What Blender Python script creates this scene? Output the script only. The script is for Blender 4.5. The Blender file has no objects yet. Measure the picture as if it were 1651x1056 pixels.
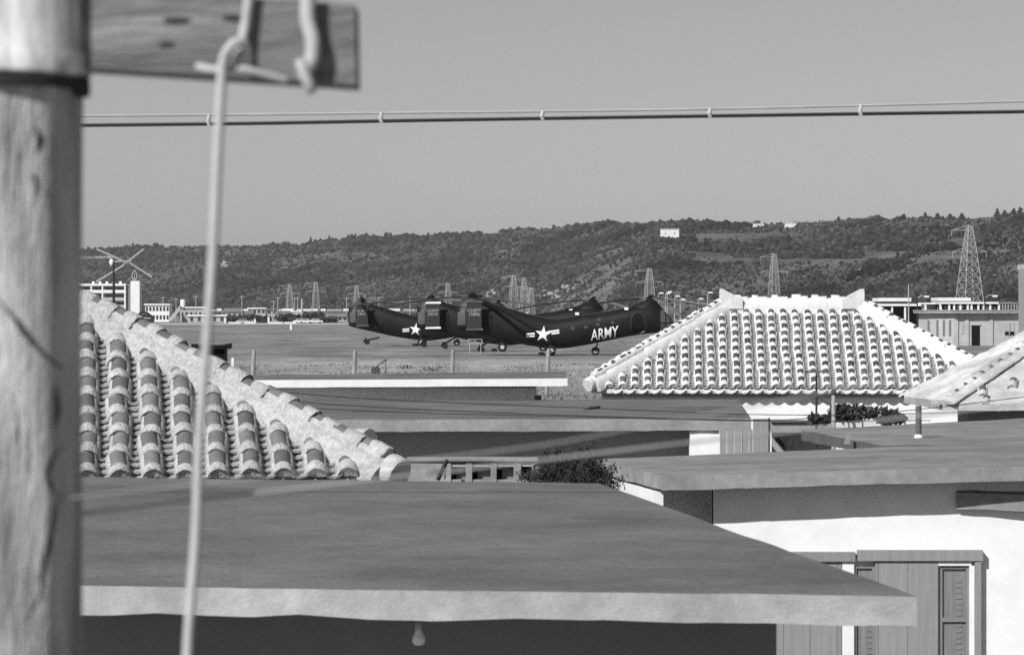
import bpy, bmesh, math, random
import numpy as np
from mathutils import Vector, Matrix, noise as mnoise

random.seed(7)
rng = np.random.default_rng(7)
SC = bpy.context.scene
COL = SC.collection
R = math.radians

# ------------------------------------------------------------------ camera
F, CX, HZ, CZ = 4586.0, 825.5, 505.0, 4.4      # focal length and horizon in photograph pixels, eye height
cam_d = bpy.data.cameras.new('camera')
cam = bpy.data.objects.new('camera', cam_d)
COL.objects.link(cam)
cam.location = (0, 0, CZ)
cam.rotation_euler = (R(90), 0, 0)
cam_d.sensor_width = 36
cam_d.lens = 100
cam_d.shift_y = -(528.0 - HZ) / 1651
cam_d.clip_start = 0.1
cam_d.clip_end = 20000
cam_d.dof.use_dof = True
cam_d.dof.focus_distance = 190
cam_d.dof.aperture_fstop = 10.5
SC.camera = cam

# ------------------------------------------------------------------ sky and sun (black-and-white film: everything neutral)
SUN_EL, SUN_AZ = 38.0, 40.0     # degrees; azimuth to the left of straight behind the camera
W = bpy.data.worlds.new('World')
SC.world = W
W.use_nodes = True
nt = W.node_tree
sky = nt.nodes.new('ShaderNodeTexSky')
sky.sky_type = 'NISHITA'
sky.sun_disc = False
sky.sun_elevation = R(SUN_EL)
sky.sun_rotation = R(180 + SUN_AZ)
sky.air_density = 1.0
sky.dust_density = 0.65
sky.ozone_density = 1.0
bw = nt.nodes.new('ShaderNodeRGBToBW')
bg = nt.nodes['Background']
nt.links.new(sky.outputs[0], bw.inputs[0])
nt.links.new(bw.outputs[0], bg.inputs['Color'])
bg.inputs['Strength'].default_value = 0.05
to_sun = Vector((-math.sin(R(SUN_AZ)) * math.cos(R(SUN_EL)), -math.cos(R(SUN_AZ)) * math.cos(R(SUN_EL)), math.sin(R(SUN_EL))))
sd = bpy.data.lights.new('sun', 'SUN')
sd.energy = 3.8
sd.angle = R(0.5)
sd.color = (1, 1, 1)
so = bpy.data.objects.new('sun', sd)
COL.objects.link(so)
so.rotation_euler = (-to_sun).to_track_quat('-Z', 'Y').to_euler()
SC.view_settings.view_transform = 'Standard'
SC.view_settings.look = 'None'
SC.view_settings.gamma = 1
SC.view_settings.exposure = 0.5
SC.render.engine = 'CYCLES'
SC.cycles.use_denoising = False     # the photograph is grainy film
SC.cycles.max_bounces = 5
SC.cycles.volume_bounces = 0


# ------------------------------------------------------------------ helpers
def P(px, py, Y):
    return Vector(((px - CX) / F * Y, Y, CZ - (py - HZ) / F * Y))


def gx(px, Y):
    return (px - CX) / F * Y


def gz(py, Y):
    return CZ - (py - HZ) / F * Y


MATS = {}


def mat(name, v, rough=0.85, var=0.15, scale=3.0, bump=0.0, bscale=None, rand=0.0, island=0.0, stretch=(1, 1, 1),
        stain=0.0, stain_scale=0.6, spec=0.25, metal=0.0):
    """grey procedural material: value v, noise variation, optional stains, bump, per-object / per-island variation"""
    if name in MATS:
        return MATS[name]
    m = bpy.data.materials.new(name)
    m.use_nodes = True
    t = m.node_tree
    L = t.links.new
    bs = t.nodes['Principled BSDF']
    bs.inputs['Roughness'].default_value = rough
    bs.inputs['Specular IOR Level'].default_value = spec
    bs.inputs['Metallic'].default_value = metal
    geo = t.nodes.new('ShaderNodeNewGeometry')
    mp = t.nodes.new('ShaderNodeMapping')
    mp.inputs['Scale'].default_value = stretch
    L(geo.outputs['Position'], mp.inputs['Vector'])
    n1 = t.nodes.new('ShaderNodeTexNoise')
    n1.inputs['Scale'].default_value = scale
    n1.inputs['Detail'].default_value = 8
    n1.inputs['Roughness'].default_value = 0.65
    L(mp.outputs[0], n1.inputs['Vector'])
    mr = t.nodes.new('ShaderNodeMapRange')
    mr.inputs['From Min'].default_value = 0.28
    mr.inputs['From Max'].default_value = 0.72
    mr.inputs['To Min'].default_value = 1 - var
    mr.inputs['To Max'].default_value = 1 + var
    L(n1.outputs['Fac'], mr.inputs['Value'])
    cur = mr.outputs[0]

    def mul(a, b):
        k = t.nodes.new('ShaderNodeMath')
        k.operation = 'MULTIPLY'
        for s, x in zip(k.inputs, (a, b)):
            if isinstance(x, (int, float)):
                s.default_value = x
            else:
                L(x, s)
        return k.outputs[0]
    if stain:
        n2 = t.nodes.new('ShaderNodeTexNoise')
        n2.inputs['Scale'].default_value = stain_scale
        n2.inputs['Detail'].default_value = 5
        n2.inputs['Roughness'].default_value = 0.6
        L(mp.outputs[0], n2.inputs['Vector'])
        m2 = t.nodes.new('ShaderNodeMapRange')
        m2.inputs['From Min'].default_value = 0.35
        m2.inputs['From Max'].default_value = 0.68
        m2.inputs['To Min'].default_value = 1 - stain
        m2.inputs['To Max'].default_value = 1 + stain * 0.6
        L(n2.outputs['Fac'], m2.inputs['Value'])
        cur = mul(cur, m2.outputs[0])
    for amt, src in ((rand, 'obj'), (island, 'isl')):
        if amt:
            if src == 'obj':
                oi = t.nodes.new('ShaderNodeObjectInfo')
                o = oi.outputs['Random']
            else:
                o = geo.outputs['Random Per Island']
            m3 = t.nodes.new('ShaderNodeMapRange')
            m3.inputs['To Min'].default_value = 1 - amt
            m3.inputs['To Max'].default_value = 1 + amt
            L(o, m3.inputs['Value'])
            cur = mul(cur, m3.outputs[0])
    cur = mul(cur, v)
    L(cur, bs.inputs['Base Color'])
    if bump:
        n3 = t.nodes.new('ShaderNodeTexNoise')
        n3.inputs['Scale'].default_value = bscale or scale * 6
        n3.inputs['Detail'].default_value = 6
        L(mp.outputs[0], n3.inputs['Vector'])
        b = t.nodes.new('ShaderNodeBump')
        b.inputs['Strength'].default_value = min(1.0, bump)
        b.inputs['Distance'].default_value = 0.02
        L(n3.outputs['Fac'], b.inputs['Height'])
        L(b.outputs[0], bs.inputs['Normal'])
    MATS[name] = m
    return m


ORG = {}


class MB:
    """collects shapes (world coordinates) and links them as ONE mesh object"""

    def __init__(s):
        s.v, s.f, s.m = [], [], []

    def add(s, verts, faces, mi=0):
        o = len(s.v)
        s.v.extend([tuple(p) for p in verts])
        for f in faces:
            s.f.append(tuple(i + o for i in f))
            s.m.append(mi)
        return s

    def box(s, a, b, mi=0, M=None):
        x0, x1 = sorted((a[0], b[0])); y0, y1 = sorted((a[1], b[1])); z0, z1 = sorted((a[2], b[2]))
        vs = [Vector(p) for p in ((x0, y0, z0), (x1, y0, z0), (x1, y1, z0), (x0, y1, z0), (x0, y0, z1), (x1, y0, z1), (x1, y1, z1), (x0, y1, z1))]
        if M is not None:
            vs = [M @ p for p in vs]
        return s.add(vs, [(0, 3, 2, 1), (4, 5, 6, 7), (0, 1, 5, 4), (1, 2, 6, 5), (2, 3, 7, 6), (3, 0, 4, 7)], mi)

    def pbox(s, px0, px1, py0, py1, Y, th, mi=0):
        """box whose front face at distance Y spans those photograph coordinates"""
        return s.box((gx(px0, Y), Y, gz(py1, Y)), (gx(px1, Y), Y + th, gz(py0, Y)), mi)

    def beam(s, p, q, w, h=None, mi=0, up=Vector((0, 0, 1))):
        p, q = Vector(p), Vector(q)
        h = h or w
        d = (q - p).normalized()
        if abs(d.dot(up)) > 0.97:
            up = Vector((0, 1, 0))
        a = d.cross(up).normalized() * w / 2
        b = a.cross(d).normalized() * h / 2
        vs = [p - a - b, p + a - b, p + a + b, p - a + b, q - a - b, q + a - b, q + a + b, q - a + b]
        return s.add(vs, [(0, 1, 2, 3), (7, 6, 5, 4), (4, 5, 1, 0), (5, 6, 2, 1), (6, 7, 3, 2), (7, 4, 0, 3)], mi)

    def tube(s, pts, r, seg=8, mi=0, cap=True, jit=0.0):
        pts = [Vector(p) for p in pts]
        n = len(pts)
        rs = r if isinstance(r, (list, tuple)) else [r] * n
        vs, fs = [], []
        ref = None
        for i, p in enumerate(pts):
            d = (pts[min(i + 1, n - 1)] - pts[max(i - 1, 0)]).normalized()
            if ref is None:
                ref = d.orthogonal().normalized()
            a = (ref - d * ref.dot(d)).normalized()
            ref = a
            b = d.cross(a)
            for k in range(seg):
                t = 2 * math.pi * k / seg
                rr = rs[i] * (1 + (random.uniform(-jit, jit) if jit else 0))
                vs.append(p + (a * math.cos(t) + b * math.sin(t)) * rr)
        for i in range(n - 1):
            for k in range(seg):
                k2 = (k + 1) % seg
                fs.append((i * seg + k, i * seg + k2, (i + 1) * seg + k2, (i + 1) * seg + k))
        if cap:
            fs.append(tuple(range(seg - 1, -1, -1)))
            fs.append(tuple((n - 1) * seg + k for k in range(seg)))
        return s.add(vs, fs, mi)

    def lathe(s, prof, c, seg=16, mi=0):
        """prof: (radius, z) from top or bottom, around a vertical axis at c"""
        vs, fs = [], []
        c = Vector(c)
        for r, z in prof:
            for k in range(seg):
                t = 2 * math.pi * k / seg
                vs.append(c + Vector((r * math.cos(t), r * math.sin(t), z)))
        for i in range(len(prof) - 1):
            for k in range(seg):
                k2 = (k + 1) % seg
                fs.append((i * seg + k, i * seg + k2, (i + 1) * seg + k2, (i + 1) * seg + k))
        fs.append(tuple(range(seg)))
        fs.append(tuple((len(prof) - 1) * seg + k for k in range(seg)))
        return s.add(vs, fs, mi)

    def prism(s, poly, d, mi=0):
        """polygon (list of points) extruded by vector d"""
        n = len(poly)
        d = Vector(d)
        vs = [Vector(p) for p in poly] + [Vector(p) + d for p in poly]
        fs = [tuple(range(n)), tuple(range(2 * n - 1, n - 1, -1))] + [(i, i + n, (i + 1) % n + n, (i + 1) % n) for i in range(n)]
        return s.add(vs, fs, mi)

    def build(s, name, mats, parent=None, smooth=False, **kw):
        o = Vector(ORG.get(parent.name, (0, 0, 0))) if parent else Vector((0, 0, 0))
        me = bpy.data.meshes.new(name)
        me.from_pydata([(v[0] - o.x, v[1] - o.y, v[2] - o.z) for v in s.v], [], s.f)
        mats = mats if isinstance(mats, (list, tuple)) else [mats]
        for m in mats:
            me.materials.append(m)
        if len(mats) > 1:
            me.polygons.foreach_set('material_index', s.m)
        bm = bmesh.new(); bm.from_mesh(me); bmesh.ops.recalc_face_normals(bm, faces=bm.faces); bm.to_mesh(me); bm.free()
        if smooth:
            me.polygons.foreach_set('use_smooth', [True] * len(me.polygons))
            if smooth is not True:
                me.set_sharp_from_angle(angle=R(smooth))
        ob = bpy.data.objects.new(name, me)
        COL.objects.link(ob)
        if parent:
            ob.parent = parent
        ORG[ob.name] = tuple(o)
        if kw:
            tag(ob, **kw)
        return ob


def tag(o, label=None, cat=None, group=None, kind=None):
    if label: o['label'] = label
    if cat: o['category'] = cat
    if group: o['group'] = group
    if kind: o['kind'] = kind
    return o


def thing(name, label, cat, loc=(0, 0, 0), group=None):
    o = bpy.data.objects.new(name, None)
    o.empty_display_size = 0.2
    COL.objects.link(o)
    o.location = loc
    ORG[o.name] = tuple(loc)
    return tag(o, label, cat, group)


def piece(name, me, M, parent):
    ob = bpy.data.objects.new(name, me)
    COL.objects.link(ob)
    ob.parent = parent
    ob.matrix_basis = Matrix.Translation(-Vector(ORG.get(parent.name, (0, 0, 0)))) @ M
    return ob


def raw_mesh(name, V, Fc, mats, smooth=False, mi=None):
    """numpy arrays of vertices and equal-size faces -> mesh"""
    me = bpy.data.meshes.new(name)
    n, k = Fc.shape
    me.vertices.add(len(V)); me.vertices.foreach_set('co', V.astype(np.float32).ravel())
    me.loops.add(n * k); me.loops.foreach_set('vertex_index', Fc.astype(np.int32).ravel())
    me.polygons.add(n); me.polygons.foreach_set('loop_start', np.arange(0, n * k, k, dtype=np.int32))
    for m in (mats if isinstance(mats, (list, tuple)) else [mats]):
        me.materials.append(m)
    if mi is not None:
        me.polygons.foreach_set('material_index', mi.astype(np.int32))
    me.update(calc_edges=True)
    if smooth:
        me.polygons.foreach_set('use_smooth', [True] * n)
    return me


def raw_obj(name, V, Fc, mats, parent=None, smooth=False, **kw):
    o = np.array(ORG.get(parent.name, (0, 0, 0))) if parent else np.zeros(3)
    ob = bpy.data.objects.new(name, raw_mesh(name, V - o, Fc, mats, smooth))
    COL.objects.link(ob)
    if parent:
        ob.parent = parent
    ORG[ob.name] = tuple(o)
    if kw:
        tag(ob, **kw)
    return ob


def ico(sub):
    bm = bmesh.new(); bmesh.ops.create_icosphere(bm, subdivisions=sub + 1, radius=1)
    bm.verts.ensure_lookup_table()
    V = np.array([v.co[:] for v in bm.verts]); Fc = np.array([[v.index for v in f.verts] for f in bm.faces])
    bm.free()
    return V, Fc


def clumps(C, Rr, sub=1, jit=0.35, flat=0.8):
    """lumpy crowns at points C (n,3) with radii Rr (n,)"""
    V0, F0 = ico(sub)
    n, k = len(C), len(V0)
    J = 1 + rng.uniform(-jit, jit, (n, k, 1))
    V = V0[None] * J * Rr[:, None, None]
    V[:, :, 2] *= flat
    V = V + C[:, None, :]
    Fc = F0[None] + (np.arange(n) * k)[:, None, None]
    return V.reshape(-1, 3), Fc.reshape(-1, 3)


def leaves(C, size, n_per=1, elong=1.0, up=0.0):
    """random leaf triangles at points C; size array"""
    n = len(C)
    a = rng.normal(size=(n, 3)); a[:, 2] += up * np.sign(rng.uniform(-.2, 1, n)); a /= np.linalg.norm(a, axis=1, keepdims=True)
    b = np.cross(a, rng.normal(size=(n, 3))); b /= np.linalg.norm(b, axis=1, keepdims=True)
    s = size[:, None]
    V = np.stack([C - b * s * .5 - a * s * .2 * elong, C + b * s * .5 - a * s * .2 * elong, C + a * s * elong], 1)
    return V.reshape(-1, 3), np.arange(n * 3).reshape(-1, 3)


def blob_points(n, c, r, hollow=0.35):
    d = rng.normal(size=(n, 3)); d /= np.linalg.norm(d, axis=1, keepdims=True)
    q = (hollow + (1 - hollow) * rng.uniform(0, 1, (n, 1)) ** 0.5)
    return np.array(c) + d * q * np.array(r)


def slab(name, top, th, mats, parent, step=0.12, jit=0.006):
    """flat concrete roof slab from four top corners, its edges slightly uneven; mats = [top, sides]"""
    top = [Vector(p) for p in top]
    tv, bv = [], []
    for i in range(len(top)):
        a, b = top[i], top[(i + 1) % len(top)]
        n = max(2, min(70, int((b - a).length / step)))
        for k in range(n):
            p = a.lerp(b, k / n)
            w = 0.6 * mnoise.noise(p * 1.3) + 0.4 * mnoise.noise(p * 6.0)
            e = jit if k else 0
            tv.append(p + Vector((0, 0, e * w)))
            bv.append(p + Vector((0, 0, -th + 1.6 * e * mnoise.noise(p * 4.0 + Vector((9, 9, 9))))))
    n = len(tv)
    m = MB()
    m.add(tv, [tuple(range(n))], 0)
    m.add(bv, [tuple(range(n - 1, -1, -1))], 1)
    m.add(tv + bv, [(i, (i + 1) % n, (i + 1) % n + n, i + n) for i in range(n)], 1)
    return m.build(name, mats, parent)


# ------------------------------------------------------------------ materials
M_grass = mat('dry_grass', 0.155, var=0.45, scale=0.5, bump=0.6, bscale=3, stain=0.35, stain_scale=0.03)
M_hill = mat('hill_ground', 0.1, var=0.5, scale=0.05, stain=0.6, stain_scale=0.008)
M_forest = mat('forest', 0.036, var=0.55, scale=0.03, island=0.55, stain=0.75, stain_scale=0.011, rough=1, spec=0.0)
M_scrub = mat('pale_scrub', 0.062, var=0.5, scale=0.03, island=0.5, stain=0.5, stain_scale=0.02, rough=1, spec=0.0)
M_leaf = mat('leaf', 0.05, var=0.4, scale=3, island=0.5, rough=0.8, spec=0.1)
M_rooftop = mat('weathered_roof_concrete', 0.145, var=0.18, scale=9, bump=0.6, bscale=45, stain=0.28, stain_scale=0.9, stretch=(0.7, 0.8, 1), rough=0.9)
M_rooftop2 = mat('streaked_roof_concrete', 0.22, var=0.32, scale=6.0, bump=0.6, bscale=40, stain=0.25, stain_scale=1.0, stretch=(0.45, 1.0, 1), rough=0.9)
M_fascia = mat('pale_edge_concrete', 0.34, var=0.18, scale=9, bump=0.2, bscale=60, stain=0.26, stain_scale=2.4)
M_fascia2 = mat('grey_edge_concrete', 0.27, var=0.2, scale=9, bump=0.18, bscale=60, stain=0.22, stain_scale=1.6)
M_white = mat('whitewash', 0.76, var=0.07, scale=4, stain=0.05, stain_scale=0.8)
M_whitefascia = mat('white_painted_edge', 0.72, var=0.08, scale=5, bump=0.2, stain=0.06, stain_scale=2)
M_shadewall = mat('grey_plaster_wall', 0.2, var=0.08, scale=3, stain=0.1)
M_plaster = mat('lime_plaster', 0.43, var=0.3, scale=22, bump=1.0, bscale=48, stain=0.16, stain_scale=2.2)
M_plaster2 = mat('white_lime_plaster', 0.62, var=0.14, scale=7, bump=0.7, bscale=20, stain=0.10, stain_scale=1.5)
M_plaster3 = mat('streaked_lime_plaster', 0.5, var=0.3, scale=2.2, bump=0.8, bscale=20, stain=0.3, stain_scale=0.9, stretch=(1, 0.5, 2.5))
M_tile = mat('clay_tile', 0.135, var=0.22, scale=12, bump=0.4, bscale=40, rand=0.28)
M_tile2 = mat('sooty_clay_tile', 0.085, var=0.25, scale=12, bump=0.3, bscale=40, rand=0.4)
M_wood = mat('grey_board', 0.25, var=0.14, scale=3, stretch=(6, 6, 0.5), bump=0.2, rand=0.07)
M_darkwood = mat('dark_timber', 0.03, var=0.3, scale=5)
M_frame = mat('grey_paint', 0.2, var=0.1, scale=4)
M_glass = mat('dark_glass', 0.05, rough=0.15, var=0.15, scale=3, spec=0.5)
M_curtain = mat('curtain_behind_glass', 0.2, rough=0.5, var=0.3, scale=4, stretch=(8, 1, 0.4))
M_black = mat('black', 0.008, rough=0.7, var=0.2, spec=0.1)
M_pole = mat('weathered_pole', 0.47, var=0.30, scale=3, stretch=(7, 7, 1.1), bump=0.5, bscale=30, stain=0.5, stain_scale=2.6)
M_rope = mat('pale_rope', 0.42, var=0.15, scale=60)
M_wire = mat('black_cable', 0.02, rough=0.6)
M_wirel = mat('bare_wire', 0.42, rough=0.5, var=0.1)
M_steel = mat('galvanised_steel', 0.36, rough=0.6, var=0.15)
M_conc = mat('concrete_wall', 0.4, var=0.1, scale=1.2, stain=0.12, stain_scale=0.3)
M_farwhite = mat('far_white_wall', 0.72, var=0.06, scale=0.3)
M_fargrey = mat('far_grey_wall', 0.36, var=0.12, scale=0.3)
M_farroof = mat('far_roof', 0.16, var=0.15, scale=0.3)
M_farwin = mat('far_window', 0.045, rough=0.3, var=0.3, scale=0.5)
M_heli = mat('olive_drab', 0.0105, rough=0.5, var=0.4, scale=1.2, stain=0.35, stain_scale=0.5, spec=0.22)
M_helifin = mat('olive_drab_fin', 0.028, rough=0.5, var=0.15, scale=1.2, spec=0.35)
M_helilight = mat('sunlit_tail_and_trim', 0.08, rough=0.55, var=0.3, scale=1.5)  # sunlit tail tone put into the colour; also used for trim and rails
M_bladed = mat('shaded_blade', 0.008, rough=.8, spec=.05)  # blade colour darkened to stand for its shaded underside
M_blade = mat('rotor_blade', 0.11, rough=0.5, var=0.2, scale=1)  # lighter grey stands in for sun glint along the blades
M_mark = mat('white_marking', 0.85, var=0.03)
M_tyre = mat('tyre', 0.016, rough=0.8)
M_rim = mat('wheel_rim', 0.45, rough=0.5)
M_port = mat('porthole', 0.06, rough=0.2, spec=0.6)
M_cockpit = mat('cockpit_glazing', 0.09, rough=0.12, var=0.6, scale=1.5, spec=0.7)
M_rock = mat('pale_rock', 0.26, var=0.4, scale=0.3, stain=0.4, stain_scale=0.15)
M_gravel = mat('pale_road', 0.5, var=0.3, scale=0.4)
M_bulb = mat('frosted_glass', 0.8, rough=0.2, var=0.05, spec=0.6)

# ------------------------------------------------------------------ ground
FIELD = 1.25


def ground_z(y):
    t = min(1, max(0, (y - 72) / 26))
    return FIELD * t * t * (3 - 2 * t)


def ground_material():
    m = bpy.data.materials.new('airfield_ground')
    m.use_nodes = True
    t = m.node_tree
    L = t.links.new
    bs = t.nodes['Principled BSDF']
    bs.inputs['Roughness'].default_value = 0.95
    bs.inputs['Specular IOR Level'].default_value = 0.05
    g = t.nodes.new('ShaderNodeNewGeometry')
    sep = t.nodes.new('ShaderNodeSeparateXYZ')
    L(g.outputs['Position'], sep.inputs[0])

    def nz(scale, st=(1, 1, 1), d=8, r=0.65):
        mp = t.nodes.new('ShaderNodeMapping'); mp.inputs['Scale'].default_value = st
        L(g.outputs['Position'], mp.inputs[0])
        n = t.nodes.new('ShaderNodeTexNoise'); n.inputs['Scale'].default_value = scale
        n.inputs['Detail'].default_value = d; n.inputs['Roughness'].default_value = r
        L(mp.outputs[0], n.inputs['Vector'])
        return n.outputs['Fac']

    def op(o, a, b):
        k = t.nodes.new('ShaderNodeMath'); k.operation = o
        for s, x in zip(k.inputs, (a, b)):
            if isinstance(x, (int, float)): s.default_value = x
            else: L(x, s)
        return k.outputs[0]

    def rng_(x, a, b, c, d):
        k = t.nodes.new('ShaderNodeMapRange')
        for i, v in zip((1, 2, 3, 4), (a, b, c, d)): k.inputs[i].default_value = v
        L(x, k.inputs[0])
        return k.outputs[0]
    fine = rng_(nz(1.6), 0.3, 0.7, 0.55, 1.45)
    tuft = rng_(nz(0.16, (1, 0.35, 1)), 0.35, 0.68, 0.62, 1.3)
    big = rng_(nz(0.02, (1, 0.5, 1)), 0.35, 0.65, 0.85, 1.12)
    base = op('MULTIPLY', op('MULTIPLY', fine, tuft), big)
    # pale gravelly verge between the fence and the parking apron, and the apron's bare strips
    yw = op('ADD', sep.outputs[1], rng_(nz(0.06), 0.3, 0.7, -22, 22))
    band = op('MULTIPLY', rng_(yw, 125, 150, 0, 1), rng_(yw, 178, 200, 1, 0))
    speck = rng_(nz(1.4, (1, 0.5, 1)), 0.42, 0.6, 0.1, 1)
    pale = op('MULTIPLY', band, speck)
    yw2 = op('ADD', sep.outputs[1], rng_(nz(0.1, (0.3, 1, 1)), 0.3, 0.7, -5, 5))
    tr = t.nodes.new('ShaderNodeTexWave'); tr.wave_type = 'BANDS'; tr.bands_direction = 'Y'
    tr.inputs['Scale'].default_value = 0.045; tr.inputs['Distortion'].default_value = 2.5; tr.inputs['Detail'].default_value = 3
    L(g.outputs['Position'], tr.inputs['Vector'])
    track = op('MULTIPLY', rng_(tr.outputs['Fac'], 0.0, 0.25, 1, 0), op('MULTIPLY', rng_(yw2, 185, 195, 0, 1), rng_(yw2, 245, 262, 1, 0)))
    v = op('MULTIPLY', base, 0.225)
    v = op('ADD', v, op('MULTIPLY', pale, 0.17))
    v = op('MULTIPLY', v, op('SUBTRACT', 1.0, op('MULTIPLY', track, 0.22)))
    L(v, bs.inputs['Base Color'])
    b = t.nodes.new('ShaderNodeBump'); b.inputs['Strength'].default_value = 0.6; b.inputs['Distance'].default_value = 0.15
    L(nz(2.2), b.inputs['Height'])
    L(b.outputs[0], bs.inputs['Normal'])
    return m


xs = [-4000, -2000, -1000, -500, -250, -120, -60, -40, -20, -10, 0, 10, 20, 40, 60, 120, 250, 500, 1000, 2000, 4000]
ys = [-40, 0, 20, 40, 60] + [72 + 2 * i for i in range(14)] + [110, 130, 160, 200, 260, 350, 500, 800, 1200, 2000, 3500, 6000]
gv = [(x, y, ground_z(y)) for y in ys for x in xs]
nx = len(xs)
MB().add(gv, [(j * nx + i, j * nx + i + 1, (j + 1) * nx + i + 1, (j + 1) * nx + i) for j in range(len(ys) - 1) for i in range(nx - 1)]).build(
    'ground', ground_material(), smooth=True, kind='structure')

# far pale road across the field
rd = MB()
for k in range(40):
    x0, x1 = -230 + k * 6.0, -224 + k * 6.0
    w0 = 1.2 * math.sin(k * .7); w1 = 1.2 * math.sin((k + 1) * .7)
    rd.add([(x0, 772 + 6 * w0, FIELD + .05), (x1, 772 + 6 * w1, FIELD + .05), (x1, 845 + 9 * w1, FIELD + .05), (x0, 845 + 9 * w0, FIELD + .05)], [(0, 1, 2, 3)])
rd.build('road', M_gravel, kind='structure')

# ------------------------------------------------------------------ hills
SKY_PTS = [(-900, 420), (-300, 412), (130, 404), (160, 407), (205, 403), (260, 400), (330, 396), (380, 398), (460, 397), (500, 393), (560, 389), (600, 386),
           (650, 381), (700, 381), (760, 380), (850, 373), (900, 368), (960, 363), (1050, 360), (1130, 361), (1200, 365), (1260, 360), (1330, 357),
           (1400, 354), (1500, 351), (1570, 352), (1651, 346), (2000, 335), (2700, 350)]
FOOT = [(-900, 2700), (130, 2500), (850, 2050), (1050, 1560), (1250, 1500), (1500, 1190), (1651, 1150), (2700, 1000)]


def interp(t, x):
    return float(np.interp(x, [p[0] for p in t], [p[1] for p in t]))


def hill_point(px, v):
    """v 0 at the foot, 1 at the crest, beyond 1 the far side"""
    yf = interp(FOOT, px)
    Y = yf + 850 * v
    Yr = yf + 850
    zr = CZ - (interp(SKY_PTS, px) - HZ) / F * Yr - FIELD
    X = (px - CX) / F * Y
    if v <= 1:
        h = v ** 0.8 * (0.88 + 0.12 * v)
    else:
        h = 1 - (v - 1) * 0.6
    q = Vector((X * .004, Y * .004, 3.1))
    nse = mnoise.fractal(q, 1.0, 2.0, 4)
    z = FIELD - .3 + zr * (h + 0.13 * nse * math.sin(math.pi * min(1, v)))
    return Vector((X, Y, z))


pxs = np.linspace(-900, 2700, 190)
vs_ = np.linspace(0, 1.5, 46)
hv = [hill_point(p, v) for v in vs_ for p in pxs]
n = len(pxs)
MB().add(hv, [(j * n + i, j * n + i + 1, (j + 1) * n + i + 1, (j + 1) * n + i) for j in range(len(vs_) - 1) for i in range(n - 1)]).build(
    'hills', M_hill, smooth=True, kind='structure')

# bushes and trees of the wooded slope (one mass)
C, Rr, Km = [], [], []
tries = 0
while len(C) < 60000 and tries < 170000:
    tries += 1
    px = random.uniform(-330, 2000)
    v = random.uniform(0.0, 1.02)
    p = hill_point(px, v)
    s = F / p.y
    d = mnoise.noise(Vector((p.x * .011, p.y * .006, 0.7))) + .5 * mnoise.noise(Vector((p.x * .03, p.y * .018, 4.7)))
    py = HZ - (p.z - CZ) * s
    open_ = 0.0
    if 1120 < px < 1560 and (377 < py < 400 or 406 < py < 424):
        open_ = 0.9
    if d < -0.2 and random.random() < 0.75:
        continue
    if random.random() < open_ and d < .35:
        continue
    big = d > .12
    r = random.uniform(1.6, 4.6) / s * (1.55 if big else .8)
    if open_ and d < .35:
        r *= .55
    if v > .97:
        r *= random.uniform(.5, .9)
    C.append((p.x, p.y, p.z + r * random.uniform(.2, 1.0))); Rr.append(r)
    Km.append(0 if big or random.random() < .45 else 1)
V, Fc = clumps(np.array(C), np.array(Rr), 0, 0.5, 0.9)
hw_ = raw_obj('hillside_wood', V, Fc, [M_forest, M_scrub], label='dark scrub and woodland covering the hillside', cat='woodland', kind='stuff')

hw_.data.polygons.foreach_set('material_index', np.repeat(np.array(Km, dtype=np.int32), 20))
# terraced rows of stalks on the right-hand slope
C, Rr = [], []
for row_py, a, b in ((417, 1185, 1390), (413, 1180, 1395), (389, 1330, 1470), (386, 1340, 1490), (383, 1350, 1500)):
    px = a
    while px < b:
        lo, hi = 0.0, 1.0
        for _ in range(18):
            mid = (lo + hi) / 2
            q = hill_point(px, mid)
            if HZ - (q.z - CZ) * F / q.y > row_py: lo = mid
            else: hi = mid
        q = hill_point(px, lo)
        C.append((q.x, q.y, q.z + 1.2)); Rr.append(random.uniform(.8, 1.3))
        px += random.uniform(3.2, 4.6)
V, Fc = clumps(np.array(C), np.array(Rr), 0, 0.4, 1.9)
raw_obj('terrace_crop', V, Fc, M_forest, label='rows of dark stalks on the terraced hill field', cat='crop', kind='stuff')


def on_hill(px, py):
    lo, hi = 0.0, 1.0
    for _ in range(22):
        mid = (lo + hi) / 2
        q = hill_point(px, mid)
        if HZ - (q.z - CZ) * F / q.y > py: lo = mid
        else: hi = mid
    return hill_point(px, lo)


ORD = 'first second third fourth fifth sixth seventh eighth ninth tenth eleventh twelfth thirteenth fourteenth fifteenth sixteenth seventeenth eighteenth nineteenth twentieth twenty-first twenty-second twenty-third twenty-fourth twenty-fifth twenty-sixth'.split()
# pines standing up from the crest
def pine(px, h, w, label, group='pines along the ridge'):
    p = hill_point(px, .985)
    h *= .62 if px < 1300 else .42
    t = thing('pine_tree', label, 'tree', p, group)
    MB().tube([p - Vector((0, 0, 1)), p + Vector((0, 0, h * .55)), p + Vector((0, 0, h))], [.35, .22, .05], 5).build('trunk', M_darkwood, t)
    pts, sz = [], []
    for k in range(9):
        f = .18 + .8 * k / 8
        rr = w * (1.05 - f) * random.uniform(.6, 1.2)
        for j in range(16):
            a = random.uniform(0, 6.28)
            d = random.uniform(.1, 1) * rr
            pts.append((p.x + d * math.cos(a), p.y + d * math.sin(a), p.z + h * f + random.uniform(-.4, .4) - d * .15)); sz.append(random.uniform(.8, 1.6))
    V, Fc = leaves(np.array(pts), np.array(sz), elong=1.2)
    raw_obj('crown', V, Fc, M_forest, t)


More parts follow.
